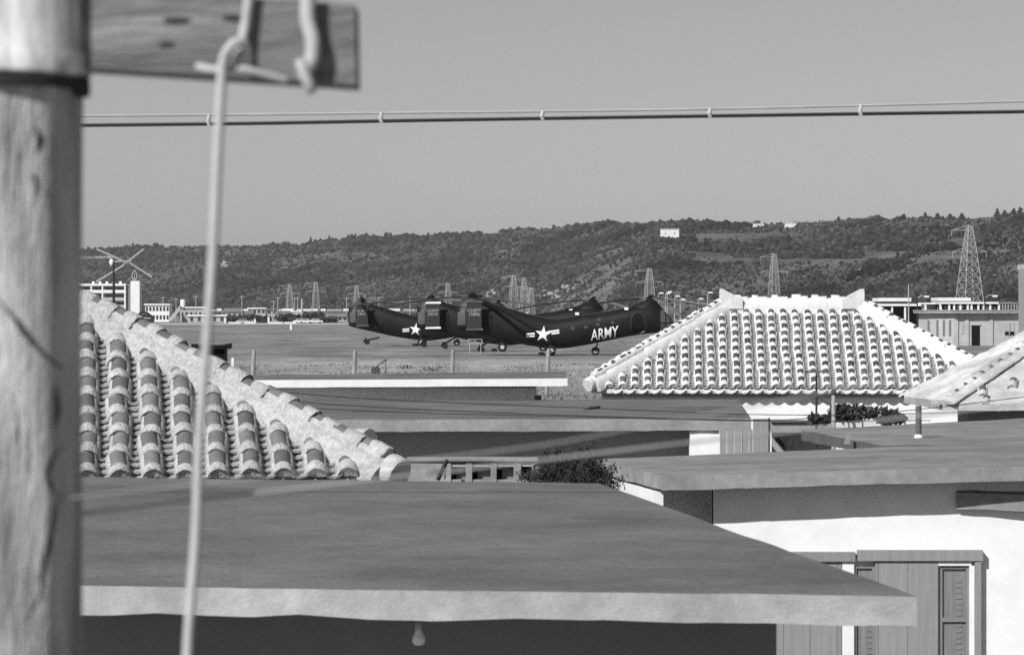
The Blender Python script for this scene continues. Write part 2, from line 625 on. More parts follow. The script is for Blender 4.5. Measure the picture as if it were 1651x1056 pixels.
for i, (px, h, w) in enumerate([(160, 9, 4), (214, 13, 7), (222, 11, 6), (252, 8, 5), (501, 13, 4.5), (517, 9, 3), (531, 13, 4), (561, 12, 4), (573, 13, 4), (585, 11, 4),
                                (622, 9, 4), (690, 7, 4), (812, 7, 4), (893, 7, 4), (1065, 6, 4), (1352, 8, 3), (1417, 8, 3), (1457, 8, 3), (1492, 10, 4), (1512, 9, 4),
                                (1532, 8, 4), (1551, 9, 3.5), (1608, 13, 5), (1620, 11, 5), (1634, 12, 6), (1645, 13, 6)]):
    pine(px, h, w, 'dark pine poking above the wooded skyline, %s from the left' % ORD[i])

# pale rock faces and retaining walls on the slope
def rock(px0, px1, py0, py1, label, nn=9):
    o = on_hill((px0 + px1) / 2, py1)
    th = thing('rock_outcrop', label, 'rock', o)
    V0, F0 = ico(1)
    for k in range(nn):
        a = on_hill(random.uniform(px0, px1), random.uniform(py0, py1))
        s = F / a.y
        Mx = Matrix.Translation(a + Vector((0, -2.5, 1.5))) @ Matrix.Rotation(random.uniform(0, 3), 4, 'Z') @ Matrix.Rotation(random.uniform(-.4, .4), 4, 'X')
        w, h = random.uniform(3, 7) / s, random.uniform(2, 5) / s
        MB().add([Mx @ Vector((v[0] * w * random.uniform(.7, 1.2), v[1] * w * .6, v[2] * h * random.uniform(.7, 1.2))) for v in V0], F0.tolist()).build('boulder', M_rock, th)


rock(872, 902, 466, 484, 'pale broken cliff face beside a dark hollow behind the near helicopter', 16)
rock(905, 925, 464, 474, 'small pale rocks right of the dark hollow in the cliff', 6)
rock(784, 800, 470, 482, 'pale rocks at the foot of the hill beside the twin pylons', 6)
rock(355, 376, 424, 440, 'bare pale scar on the wooded hillside left of centre', 9)
rock(930, 965, 375, 384, 'thin pale scar high on the hillside right of centre', 5)

for (pa, pb, py, hh, label) in ((100, 190, 421, 2.2, 'long pale retaining wall high on the hillside beside the utility pole'),
                                (205, 276, 422, 1.6, 'pale retaining wall on the hillside right of the roof aerial')):
    t = MB()
    q = [on_hill(pa + (pb - pa) * k / 8, py - 2 * k / 8) for k in range(9)]
    for a, b in zip(q, q[1:]):
        a = a + Vector((0, -4, 2)); b = b + Vector((0, -4, 2))
        t.add([a, b, b + Vector((0, 0, hh)), a + Vector((0, 0, hh)), a + Vector((0, 1, 0)), b + Vector((0, 1, 0)), b + Vector((0, 1, hh)), a + Vector((0, 1, hh))],
              [(0, 1, 2, 3), (3, 2, 6, 7), (4, 7, 6, 5)])
    t.build('retaining_wall', M_rock, label=label, cat='wall')


def hill_house(px0, px1, py0, py1, label):
    c = on_hill((px0 + px1) / 2, py1 + 2)
    s = F / c.y
    w, h = (px1 - px0) / s, (py1 - py0) / s
    c = Vector((c.x, c.y - 14, CZ - (py1 - HZ) / F * (c.y - 14)))
    t = thing('hill_house', label, 'house', c, 'white houses on the hill')
    MB().box((c.x - w / 2, c.y, c.z - 5), (c.x + w / 2, c.y + 9, c.z + h)).build('wall', M_farwhite, t)
    MB().box((c.x - w / 2 - .3, c.y - .4, c.z + h + .002), (c.x + w / 2 + .3, c.y + 9.4, c.z + h + .35)).build('roof', M_farwhite, t)
    for k in range(2):
        MB().box((c.x + w * (-.25 + .5 * k) - .5, c.y - .05, c.z + h * .3), (c.x + w * (-.25 + .5 * k) + .5, c.y + .1, c.z + h * .6)).build('window', M_fargrey, t)


hill_house(1064, 1093, 370, 382, 'bright white boxy house below the ridge, largest on the hill')
hill_house(1213, 1229, 361, 364, 'tiny white house on the ridge, left one of two')
hill_house(1264, 1281, 360, 363, 'tiny white house on the ridge, right one of two')

# ------------------------------------------------------------------ pylons
def pylon(px, top, Y, base_w, label, twin=True):
    s = F / Y
    H = (HZ - top) / s + CZ - FIELD
    c = Vector((gx(px, Y), Y, FIELD))
    t = thing('lattice_pylon', label, 'pylon', c, 'power pylons below the hill')
    r = .24 if Y < 1200 else .2
    base_w *= 1 if Y < 1200 else .72
    rot = Matrix.Rotation(.35, 3, 'Z')

    def corner(k, f):
        w = base_w * (1 - f) * .5 + 1.1 * f if f < .72 else (base_w * .28 * .5 + 1.1 * .72) * (1 - (f - .72) / .28) + .75 * (f - .72) / .28
        return c + rot @ Vector((w * (1, -1, -1, 1)[k], w * (1, 1, -1, -1)[k], 0)) + Vector((0, 0, H * f))
    m = MB()
    lv = [0, .16, .30, .42, .53, .63, .72, .79, .86, .93, .985]
    for k in range(4):
        for a, b in zip(lv, lv[1:]):
            m.beam(corner(k, a), corner(k, b), r)
            m.beam(corner(k, a), corner((k + 1) % 4, b), r * .6)
            m.beam(corner((k + 1) % 4, a), corner(k, b), r * .6)
            m.beam(corner(k, b), corner((k + 1) % 4, b), r * .6)
    m.build('lattice_body', M_steel, t)
    for f, wl, wr in ((.94, 7.0, 1.2), (.72, 6.6, 6.6)):
        m = MB()
        z = Vector((0, 0, H * f))
        for w, sg in ((wl, -1), (wr, 1)):
            tip = c + z + Vector((sg * w, 0, 0))
            m.beam(c + z, tip, r * .8)
            m.beam(c + z + Vector((0, 0, H * .055)), tip, r * .7)
            if w > 2:
                m.beam(tip, tip - Vector((0, 0, 2.4)), r * .7)
        m.build('crossarm', M_steel, t)


pylon(1563, 362, 1118, 9.5, 'tall pale lattice pylon at the right, nearest and largest of all pylons')
pylon(1047, 432, 1390, 7.5, 'lattice pylon rising just above the near helicopter front rotor')
pylon(1248, 408, 1440, 8, 'faint lattice pylon above the white tiled roof ridge')
pylon(828, 443, 1700, 8, 'left lattice pylon of the close trio behind the helicopters')
pylon(845, 447, 1760, 7.5, 'middle lattice pylon of the close trio behind the helicopters')
pylon(856, 463, 1950, 7, 'right and shortest lattice pylon of the close trio behind helicopters')
pylon(722, 456, 1960, 7, 'faint lattice pylon above the middle helicopter rotor')
pylon(575, 460, 2010, 6.5, 'faint lattice pylon above the tail of the farthest helicopter')
pylon(509, 454, 1900, 7, 'pale lattice pylon right one of two left of the helicopters')
pylon(467, 458, 1950, 7, 'pale lattice pylon left one of two left of the helicopters')

# ------------------------------------------------------------------ far settlement on the left
def block(name, label, cat, px0, px1, py_top, Y, depth, storeys, nwin, wm, roofm, z0=FIELD, group=None, pitched=0, win=(.62, .5)):
    x0, x1, zt = gx(px0, Y), gx(px1, Y), gz(py_top, Y)
    t = thing(name, label, cat, ((x0 + x1) / 2, Y, z0), group)
    MB().box((x0, Y, z0 - .5), (x1, Y + depth, zt)).build('wall', wm, t)
    if pitched:
        m = MB()
        a, b, y0, y1 = x0 - .5, x1 + .5, Y - .6, Y + depth + .6
        ym = (y0 + y1) / 2
        m.add([(a, y0, zt), (b, y0, zt), (b, y1, zt), (a, y1, zt), (a + pitched, ym, zt + pitched), (b - pitched, ym, zt + pitched)],
              [(0, 1, 5, 4), (2, 3, 4, 5), (1, 2, 5), (3, 0, 4), (0, 3, 2, 1)])
        m.build('roof', roofm, t)
    else:
        MB().box((x0 - .4, Y - .5, zt + .002), (x1 + .4, Y + depth + .4, zt + .5)).build('roof', roofm, t)
    h = (zt - z0) / storeys
    w = (x1 - x0) / nwin
    me = None
    for k in range(storeys):
        for j in range(nwin):
            cx, cz = x0 + w * (j + .5), z0 + h * (k + .55)
            if me is None:
                ob = MB().box((cx - w * win[0] / 2, Y - .06, cz - h * win[1] / 2), (cx + w * win[0] / 2, Y + .2, cz + h * win[1] / 2)).build('window', M_farwin, t)
                me = ob.data; first = (cx, cz)
            else:
                o = bpy.data.objects.new('window', me); COL.objects.link(o); o.parent = t
                o.location = (cx - first[0], 0, cz - first[1])
    return t


# apartment block with galleries and stair tower
Y = 1200
t = thing('apartment_block', 'white four-storey block with open galleries behind the roof aerial', 'building', (gx(165, Y), Y, FIELD))
x0, x1 = gx(20, Y), gx(203, Y)
MB().box((x0, Y + 3, FIELD - .5), (x1, Y + 12, gz(460, Y))).build('wall', M_fargrey, t)
MB().box((x0, Y - .3, gz(461, Y)), (x1, Y + 12.3, gz(457.5, Y))).build('roof', M_farwhite, t)
for k in range(5):
    z = gz(461, Y) - 3.15 * (k + 1)
    if z < FIELD: break
    MB().box((x0, Y, z), (x1, Y + 3, z + .25)).build('gallery_floor', M_fargrey, t)
    MB().box((x0, Y - .05, z + .25), (x1, Y + .2, z + 1.45)).build('balcony_wall', M_farwhite if k < 1 else M_conc, t)
for k in range(12):
    x = x1 - .4 - k * 4.75
    MB().box((x - .3, Y - .1, FIELD), (x + .3, Y + .5, gz(461, Y) - .01)).build('column', M_farwhite, t)
me = None
for k in range(4):
    for j in range(11):
        cx, cz = x1 - 2.6 - j * 4.75, gz(461, Y) - 3.15 * (k + 1) + 1.6
        o = bpy.data.objects.new('window', me) if me else MB().box((-1.5, Y + 2.9, -.9), (1.5, Y + 3.1, .9)).build('window', M_farwin)
        if me: COL.objects.link(o)
        me = o.data
        o.parent = t
        o.location = (cx - ORG[t.name][0], -ORG[t.name][1], cz - ORG[t.name][2])
for k in range(5):
    x = gx(148 + 11 * k, Y)
    MB().box((x - .5, Y + 4, gz(457.5, Y)), (x + .5, Y + 5, gz(457.5, Y) + random.uniform(.6, 1.1))).build('roof_vent', M_farwhite, t)
t = thing('stair_tower', 'tall white tower with a leaf-shaped loop emblem on top', 'tower', (gx(216, Y), Y - 2, FIELD))
MB().box((gx(210.5, Y - 2), Y - 2, FIELD - .5), (gx(225, Y - 2), Y + 6, gz(453, Y - 2))).build('wall', M_farwhite, t)
MB().box((gx(204, Y - 2), Y + 1, FIELD - .5), (gx(210.4, Y - 2), Y + 7, gz(458, Y - 2))).build('link_wall', M_farroof, t)
ec = P(217, 443.5, Y)
loop = []
for k in range(25):
    a = 2 * math.pi * k / 24
    rx = 1.05 * math.sin(a) * (1 if math.cos(a) < 0 else (1 - .55 * math.cos(a)))
    loop.append(ec + Vector((rx, 0, 2.0 * math.cos(a))))
m = MB().tube(loop, .22, 6)
m.beam(ec + Vector((0, 0, -2.7)), ec + Vector((0, 0, .8)), .22)
m.build('emblem', M_steel, t)

block('two_storey_building', 'white two-storey building with flat roof right of the stair tower', 'building', 234, 273, 492, 1020, 9, 2, 7, M_farwhite, M_farwhite)
t = thing('outside_stair', 'pale diagonal staircase beside the white two-storey building', 'stairs', P(285, 515, 1015))
m = MB()
a, b = P(274, 517, 1015), P(292, 494, 1015)
m.beam(a, b, .5, 1.2)
m.build('flight', M_conc, t)
MB().beam(b, b - Vector((0, 0, 6)), .5).build('post', M_conc, t)
t = thing('water_tank', 'small pale cylindrical water tank on a low roof beside the staircase', 'tank', P(295, 497, 1030))
MB().lathe([(.95, 0), (.95, 2.6), (.8, 2.9)], P(295, 496, 1030), 12).build('tank', M_farwhite, t, smooth=40)
block('low_building', 'grey low flat building under the water tank beside the staircase', 'building', 290, 334, 497, 1030, 9, 1, 6, M_fargrey, M_farwhite, win=(.5, .3))
block('low_building', 'low white shed with two dark doorways at the field edge behind the rope', 'building', 303, 364, 510, 960, 6, 1, 5, M_conc, M_farwhite, win=(.4, .7))
# elevated road
t = thing('viaduct', 'long elevated road with pale parapet crossing behind the airfield', 'viaduct', (gx(460, 1420), 1420, FIELD))
x0, x1 = gx(286, 1420), gx(690, 1420)
MB().box((x0, 1420, gz(504, 1420)), (x1, 1430, gz(501.5, 1420))).build('deck', M_farroof, t)
me = None
x = x0
while x < x1 - 1:
    w = random.choice((2.5, 4.5, 6.0, 7.5))
    MB().box((x, 1419.6, gz(501.4, 1420)), (min(x + w, x1), 1419.9, gz(498 + random.uniform(-.5, .8), 1420))).build('parapet', M_farwhite if random.random() < .75 else M_fargrey, t)
    x += w + random.choice((.4, .6, 1.6))
for k in range(16):
    x = x0 + (x1 - x0) * (k + .5) / 16
    MB().box((x - .6, 1422, FIELD - .5), (x + .6, 1428, gz(504.1, 1420))).build('pier', M_conc, t)

far_houses = [(357, 391, 503, 1180, 1, 1.6, M_fargrey, M_farroof, 'grey-roofed long house under the viaduct right of the rope'),
              (394, 408, 506, 1120, 1, 1.2, M_farwhite, M_farroof, 'small white house with low hipped roof left of the dark sheds'),
              (400, 428, 498, 1170, 2, 0, M_conc, M_farwhite, 'two-storey pale house with open dark bays at the field edge'),
              (430, 446, 500, 1190, 2, 0, M_fargrey, M_farroof, 'narrow grey two-storey house beside the pale bay house'),
              (447, 470, 508, 1100, 1, 1.3, M_farwhite, M_farroof, 'white bungalow left of the left pylon pair'),
              (470, 487, 503, 1130, 1, 0, M_farwhite, M_farwhite, 'boxy white bungalow at the foot of the left pylon'),
              (489, 512, 511, 1060, 1, 1.2, M_conc, M_farroof, 'low pale house among bushes at the field edge'),
              (513, 560, 511, 1050, 1, 1.4, M_fargrey, M_farroof, 'long dark-roofed shed left of the farthest helicopter'),
              (536, 552, 507.5, 1150, 1, 0, M_farwhite, M_farwhite, 'bright white flat box above the long dark-roofed shed')]
for (a, b, top, Yh, st, pit, wm, rm, lab) in far_houses:
    block('far_house', lab, 'house', a, b, top, Yh, 8, st, max(2, int((b - a) / 7)), wm, rm, group='houses beyond the airfield', pitched=pit)


def bush(px, py, Y, rx, rz, label, n=260, leaf=.5, group=None, z0=None):
    c = P(px, py, Y)
    z0 = ground_z(Y) if z0 is None else z0
    t = thing('bush', label, 'bush', (c.x, c.y, z0), group)
    m = MB()
    for k in range(4):
        m.tube([(c.x + random.uniform(-.2, .2) * rx, c.y, z0 - .1), c + Vector((random.uniform(-.5, .5) * rx, 0, random.uniform(-.3, .4) * rz))], [.06 * rx, .02 * rx], 5)
    m.build('stem', M_darkwood, t)
    pts = np.concatenate([blob_points(n // 5, (c.x + random.uniform(-.55, .55) * rx, c.y + random.uniform(-.3, .3) * rx, c.z + random.uniform(-.35, .35) * rz), (rx * .6, rx * .6, rz * .6)) for k in range(5)])
    pts[:, 2] = np.maximum(pts[:, 2], z0 + .05)
    V, Fc = leaves(pts, rng.uniform(.6, 1.3, len(pts)) * leaf)
    raw_obj('crown', V, Fc, M_leaf, t)
    return t


for i, (px, py, Yb, rx, rz) in enumerate([(372, 513, 990, 3.0, 1.9), (383, 515, 985, 2.6, 1.5), (396, 514, 980, 2.6, 1.7), (415, 514, 975, 2.8, 1.7), (428, 516, 970, 2.2, 1.4),
                                          (455, 514, 980, 3, 1.9), (468, 513, 985, 3, 2.1), (481, 515, 975, 2.6, 1.6), (497, 512, 970, 3, 2.2), (508, 512, 968, 3.2, 2.4),
                                          (519, 516, 960, 2.6, 1.4), (531, 516, 960, 2.6, 1.4)]):
    bush(px, py, Yb, rx, rz, 'dark bush at the far edge of the airfield, %s from the left in its row' % ORD[i], 220, .9, 'bushes along the far field edge')


def car(px, Y, label, m_body, L=4.4, Hh=1.45, z0=FIELD):
    c = Vector((gx(px, Y), Y, z0))
    t = thing('parked_car', label, 'car', c, 'cars parked beyond the field')
    prof = [(-.5, .25), (.5, .25), (.5, .55), (.3, .62), (.18, .98), (-.22, 1.0), (-.36, .64), (-.5, .58)]
    MB().prism([c + Vector((a * L, 0, b * Hh)) for a, b in prof], (0, 1.6, 0)).build('body', m_body, t)
    MB().prism([c + Vector((a * L, -.01, b * Hh)) for a, b in [(.26, .66), (.15, .92), (-.19, .93), (-.31, .67)]], (0, .02, 0)).build('window', M_farwin, t)
    for x in (-.3, .3):
        for y in (-.03, 1.45):
            MB().tube([c + Vector((x * L, y, .3)), c + Vector((x * L, y + .18, .3))], .31, 12).build('wheel', M_tyre, t)


car(484, 880, 'bright white car parked below the left pylon pair', M_farwhite)
car(493, 875, 'white car parked just left of the two-pylon gap at the field edge', M_farwhite)
car(509, 882, 'white car parked right of the pale pylon foot at the field edge', M_farwhite)
car(392, 870, 'pale car parked behind the white kerb wall beyond the rope', M_conc)
for a, b, lab in ((368, 388, 'low white kerb wall at field edge just right of the rope'), (394, 411, 'low white kerb wall at field edge left of the white marker'),
                  (432, 456, 'low white kerb wall at field edge right of the white marker'), (458, 478, 'low white kerb wall at field edge before the white cars')):
    MB().pbox(a, b, 519.2, 521.5, 862, .6).build('kerb_wall', M_farwhite, label=lab, cat='kerb wall')
for px, a, b, Ym, lab in ((433, 511.5, 521, 875, 'white marker post standing between the kerb walls'), (469, 524, 532.5, 535, 'lone white marker post out on the grass field'),
                          (411, 515, 521, 872, 'short white marker post beside the far kerb wall'), (363, 513, 521, 880, 'white gate post near the rope at the field edge'),
                          (375, 578, 600, 128, 'short white stake in the verge near the chimney')):
    m = MB()
    w = 3 if Ym > 300 else 4.2
    m.pbox(px - w / 2, px + w / 2, a, b, Ym, .25)
    m.pbox(px - w / 2 + .6, px + w / 2 - .6, a - 1.2, a - .05, Ym + .05, .15)
    m.build('marker_post', M_whitefascia, label=lab, cat='post')
for px, top, Yu, w, lab in ((316, 476, 1010, .3, 'thin utility pole behind the low grey building'), (390, 476, 1100, .3, 'thin utility pole above the grey-roofed house'),
                            (441, 484, 1080, .3, 'thin short utility pole left of the tall one'), (448, 478, 1080, .3, 'thin tall utility pole left of the pylon pair'),
                            (475, 479, 1070, .3, 'thin mast close to the left pylon, first of two'), (480, 478, 1070, .3, 'thin mast close to the left pylon, second of two'),
                            (487, 482, 1090, .9, 'thick pale chimney-like post between the two left pylons'), (559, 479, 1060, .3, 'thin utility pole left of the farthest helicopter tail'),
                            (611, 478, 1100, .3, 'thin utility pole behind the farthest helicopter'), (661, 479, 1100, .3, 'thin utility pole behind the middle helicopter blades'),
                            (263, 478, 1060, .3, 'thin mast on the white two-storey building'), (284, 480, 1060, .3, 'thin mast right of the white two-storey building')):
    t = thing('utility_pole', lab, 'pole', (gx(px, Yu), Yu, FIELD), 'utility poles beyond the airfield')
    c = P(px, top, Yu)
    MB().tube([(c.x, c.y, FIELD - .3), c], [w * .6, w * .45], 6).build('shaft', M_steel, t)
    if w < .5:
        MB().beam(c + Vector((-.9, 0, -.6)), c + Vector((.9, 0, -.6)), .16).build('crossarm', M_steel, t)
# dark vehicle parked beyond the left roof ridge
t = thing('dark_truck', 'dark parked vehicle with a humped top beyond the left plaster ridge', 'truck', (gx(222, 800), 800, FIELD))
def vt(px, py, dy=0): return P(px, py, 800) + Vector((0, dy, 0))
MB().prism([vt(a, b) for a, b in ((193, 505), (205, 504), (212, 506), (222, 506), (226, 503), (231, 501.5), (236, 503), (243, 508), (247, 513), (247, 520), (193, 520))], (0, 2.6, 0)).build('body', M_heli, t)
MB().prism([vt(a, b, -.03) for a, b in ((208, 510), (243, 512.5), (243, 514), (208, 511.7))], (0, .05, 0)).build('highlight_strip', M_conc, t)  # pale strip paints the highlight line along the body
for px in (203, 213, 238):
    c = vt(px, 520.3, -.05)
    MB().tube([c, c + Vector((0, .4, 0))], .5, 12).build('wheel', M_tyre, t)
MB().prism([vt(a, b, -.03) for a, b in ((228, 505), (234, 504.5), (238, 508), (228, 508))], (0, .05, 0)).build('window', M_port, t)

# ------------------------------------------------------------------ right-hand background
Y = 276
t = thing('concrete_building', 'long low concrete building with rounded end, narrow slot windows and black doorway', 'building', (gx(1560, Y), Y, FIELD))
plan = [(gx(1481, 283), 283), (gx(1496, 280), 280), (gx(1515, 277.8), 277.8), (gx(1537, Y), Y), (gx(1760, Y), Y), (gx(1760, Y), 292), (gx(1481, 283) + 3, 292)]
zt = gz(505, Y)
MB().prism([(x, y, FIELD - .3) for x, y in plan], (0, 0, zt - FIELD + .3)).build('wall', M_conc, t)
cxm = sum(p[0] for p in plan) / len(plan); cym = sum(p[1] for p in plan) / len(plan)
def grow(p, g):
    d = Vector((p[0] - cxm, p[1] - cym, 0)); return (p[0] + d.normalized().x * g, p[1] + d.normalized().y * g - .3)
MB().prism([(*grow(p, .55), zt + .002) for p in plan], (0, 0, .2)).build('roof', M_fascia, t)
MB().prism([(*grow(p, .62), zt + .204) for p in plan], (0, 0, .12)).build('roof_edge', M_fascia2, t)
for px in (1498, 1512, 1522, 1532):
    yy = float(np.interp(px, [1481, 1496, 1515, 1537], [283, 280, 277.8, Y]))
    MB().box((gx(px - 1.7, yy), yy - .16, gz(541, yy)), (gx(px + 1.7, yy), yy + .4, gz(516, yy))).build('slot_window', M_farroof, t)
MB().pbox(1550.5, 1553.5, 520, 538, Y - .06, .2).build('slot_window', M_fargrey, t)
for a, b in ((1538, 1545), (1556, 1562), (1596, 1601)):
    MB().pbox(a, b, 506.5, 559, Y - .12, .3).build('pilaster', M_conc, t)
MB().pbox(1566.5, 1579.5, 524.5, 558.5, Y - .07, .2).build('door', M_black, t)
MB().pbox(1565, 1581, 522.5, 524.4, Y - .12, .3).build('door_lintel', M_conc, t)
w = MB().pbox(1620, 1635, 520, 540, Y - .06, .2).build('window', M_fargrey, t)
MB().pbox(1620.3, 1634.7, 534.5, 539.6, Y - .1, .1).build('pane', M_black, w)
MB().pbox(1627, 1628.2, 520, 540, Y - .14, .06).build('frame', M_fargrey, w)

# open-fronted sheds behind it
def open_shed(label, pxs_, top, bot, Y, fascia=3.5, mats=(M_farwhite, M_black)):
    t = thing('open_shed', label, 'shed', (gx(pxs_[0], Y), Y, FIELD), 'open sheds behind the concrete building')
    MB().pbox(pxs_[0], pxs_[-1], top, top + fascia, Y - .5, 8).build('roof', mats[0], t)
    MB().box((gx(pxs_[0], Y + 2.5), Y + 2.5, FIELD - .3), (gx(pxs_[-1], Y + 2.5), Y + 7, gz(top + fascia + .1, Y))).build('back_wall', mats[1], t)  # default black paints the bays' interior shade onto this wall
    for p in pxs_:
        MB().box((gx(p, Y) - .12, Y - .3, FIELD - .3), (gx(p, Y) + .12, Y + .1, gz(top + fascia + .1, Y))).build('post', M_farwhite, t)
    return t


open_shed('open-fronted white shed with four dark bays behind the tiled roof right hip', [1388, 1414, 1438, 1459, 1489], 490, 503, 400)
open_shed('low white shed with one wide dark bay beside the pylon', [1492, 1513], 488, 503, 395, 2.5, (M_farwhite, M_fargrey))
t = open_shed('white framed shed with clutter in its bays at the pylon foot', [1516, 1530, 1538, 1548, 1560, 1566, 1577, 1586, 1596, 1610], 487, 503, 390, 3)
for k in range(14):
    p = 1517 + k * 6.6
    MB().pbox(p, p + random.uniform(2, 4), random.uniform(492, 495), random.uniform(497, 502), 391 + random.uniform(0, 1), .3).build('panel', random.choice((M_farwhite, M_fargrey)), t)
block('upper_storey', 'pale flat storey standing above the open white shed', 'building', 1420, 1464, 486, 410, 6, 1, 3, M_conc, M_farwhite, z0=gz(492, 410), win=(.1, .1))
block('upper_storey', 'white flat storey on the cluttered shed at the pylon foot', 'building', 1516, 1560, 485.5, 408, 6, 1, 4, M_farwhite, M_farwhite, z0=gz(490, 408), win=(.1, .1))
t = thing('railing', 'grey railing of thin bars at the right end of the sheds', 'railing', (gx(1625, 392), 392, FIELD))
for k in range(7):
    x = gx(1612 + k * 4.6, 392)
    MB().box((x - .05, 392, FIELD), (x + .05, 392.1, gz(489, 392))).build('bar', M_steel, t)
MB().pbox(1611, 1641, 488, 489, 391.9, .15).build('rail', M_steel, t)


def street_lamp(px, top, Y, arm, label, head=True, group='street lamps right of the field'):
    c = P(px, top, Y)
    t = thing('street_lamp', label, 'street lamp', (c.x, Y, FIELD), group)
    MB().tube([(c.x, Y, FIELD - .2), (c.x, Y, c.z)], [.12, .07], 6).build('post', M_darkwood if arm > .9 else M_steel, t)
    if head:
        MB().tube([(c.x, Y, c.z - .1), (c.x + arm * .5, Y, c.z + .25), (c.x + arm, Y, c.z + .15)], .05, 6).build('arm', M_steel, t)
        MB().box((c.x + arm - .22, Y - .12, c.z + .02), (c.x + arm + .35, Y + .12, c.z + .22)).build('lamp_head', M_farwhite, t)


street_lamp(1479, 480, 330, 1.0, 'street lamp with curved arm in front of the open white shed')
street_lamp(1588, 479, 330, 1.1, 'street lamp with white head right of the tall pylon')
street_lamp(1465, 458, 380, .2, 'bare thin mast above the open white shed', False)
for px, top, lab in ((1062, 474, 'thin lamp pole right of the near front rotor, first of the row'), (1073, 474, 'thin lamp pole in the row, second from the helicopter'),
                     (1076, 472, 'thin lamp pole in the row, third from the helicopter'), (1088, 479, 'thin lamp pole in the row, fourth from the helicopter'),
                     (1097, 484, 'short thin lamp pole in the row, fifth from the helicopter'), (1126, 483, 'short thin lamp pole left of the tiled roof peak'),
                     (1141, 473, 'tall thin lamp pole beside the tiled roof peak, last of the row')):
    street_lamp(px, top, 420, .35, lab, group='lamp poles behind the near helicopter')
w = MB()
w.tube([P(1070, 481, 419.5), P(1100, 485, 419.5), P(1140, 491, 419.5)], .06, 5)
w.build('overhead_pipe', M_steel, label='thin pale pipe running along the lamp poles', cat='pipe')

# tall building at the right edge
t = thing('tall_building', 'plain grey building corner with overhanging cornice at the right edge', 'building', (gx(1700, 150), 150, ground_z(150)))
MB().box((gx(1642, 158), 150, ground_z(150) - .3), (gx(1850, 150), 158, gz(431, 150))).build('wall', mat('grey_render', .27, var=.08, scale=.6), t)
MB().box((gx(1640, 158.5), 149.2, gz(430.9, 150)), (gx(1850, 150), 158.5, gz(423, 150))).build('cornice', M_conc, t)

# ------------------------------------------------------------------ airfield fence
YF = 108
t = thing('airfield_fence', 'chain-link fence on stout leaning concrete posts along the airfield', 'fence', (0, YF, ground_z(YF)))
posts = [(-216, 565), (-60, 565), (96, 565), (252, 565), (408, 564), (571, 565), (729, 563.5), (883, 562), (1038, 562), (1192, 562), (1346, 562), (1500, 562), (1656, 562)]
tops = []
for px, top in posts:
    b = Vector((gx(px - 2, YF), YF, ground_z(YF) - .1)); tp = P(px + 1.5, top, YF)
    tops.append(tp)
    MB().tube([b, b.lerp(tp, .96), tp], [.085, .075, .05], 8).build('post', M_fascia2, t, smooth=40)
for k in range(4):
    m = MB()
    for a, b in zip(tops, tops[1:]):
        dz = Vector((0, 0, -.1 - k * .42))
        m.tube([a + dz, (a + b) / 2 + dz - Vector((0, 0, .03)), b + dz], .006, 4)
    m.build('strand', M_steel, t)
V, Fc = [], []
zb, zt = ground_z(YF), ground_z(YF) + 1.35
x0, x1 = tops[0].x, tops[-1].x
x = x0
m = MB()
while x < x1:
    for sg in (1, -1):
        a = Vector((x, YF + .02 * sg, zb)); b = Vector((x + sg * 1.35, YF + .02 * sg, zt))
        d = Vector((.005, 0, 0))
        m.add([a - d, a + d, b + d, b - d], [(0, 1, 2, 3)])
    x += .13
m.build('chain_link', M_steel, t, kind='stuff')

# rough verge grass
nb = 9000
px_ = rng.uniform(300, 1000, nb); yy = rng.uniform(96, 175, nb)
C = np.stack([(px_ - CX) / F * yy, yy, np.array([ground_z(v) for v in yy])], 1)
keep = np.array([mnoise.noise(Vector((c[0] * .35, c[1] * .12, 1.0))) > -.05 for c in C])
C = C[keep]; hgt = rng.uniform(.05, .2, len(C))
wv = rng.uniform(.02, .06, len(C)); lean = rng.normal(0, .07, (len(C), 2))
V = np.stack([C + np.c_[-wv, np.zeros(len(C)), np.zeros(len(C))], C + np.c_[wv, np.zeros(len(C)), np.zeros(len(C))], C + np.c_[lean, hgt]], 1).reshape(-1, 3)
raw_obj('verge_grass', V, np.arange(len(V)).reshape(-1, 3), M_grass, label='rough grass tufts on the verge behind the fence', cat='grass', kind='stuff')

# ------------------------------------------------------------------ helicopters (built round their own origin, then placed)
HS, HG = 21.6, 573.0
def hx(px): return (px - 900) / HS
def hz(py): return (HG - py) / HS


SEC = [(735.5, 530, 496, .2), (740, 532.5, 491, .42), (752, 536, 487, .62), (770, 540, 485.5, .78), (792, 545, 489, .92), (830, 553, 500, 1.05), (870, 559.5, 510.5, 1.12),
       (900, 562, 514, 1.15), (940, 557, 508, 1.15), (980, 549, 502, 1.12), (1015, 542, 496, 1.08), (1040, 538.5, 493, 1.0), (1058, 537, 496, .92), (1072, 537, 503, .78),
       (1083, 536.5, 513, .55), (1089, 533, 522, .22)]
SEC = [(hx(a), hz(b), hz(c), w) for a, b, c, w in SEC]
_sx = np.array([s[0] for s in SEC])


def sec_at(x):
    """smooth (monotone-ish) interpolation of the fuselage outline"""
    i = int(np.clip(np.searchsorted(_sx, x) - 1, 0, len(SEC) - 2))
    out = []
    x0, x1 = SEC[i][0], SEC[i + 1][0]
    u = (x - x0) / (x1 - x0)
    for k in (1, 2, 3):
        p1, p2 = SEC[i][k], SEC[i + 1][k]
        m1 = (p2 - SEC[i - 1][k]) / (x1 - SEC[i - 1][0]) if i > 0 else (p2 - p1) / (x1 - x0)
        m2 = (SEC[i + 2][k] - p1) / (SEC[i + 2][0] - x0) if i < len(SEC) - 2 else (p2 - p1) / (x1 - x0)
        h = x1 - x0
        out.append((2 * u**3 - 3 * u**2 + 1) * p1 + (u**3 - 2 * u**2 + u) * h * m1 + (-2 * u**3 + 3 * u**2) * p2 + (u**3 - u**2) * h * m2)
    return out


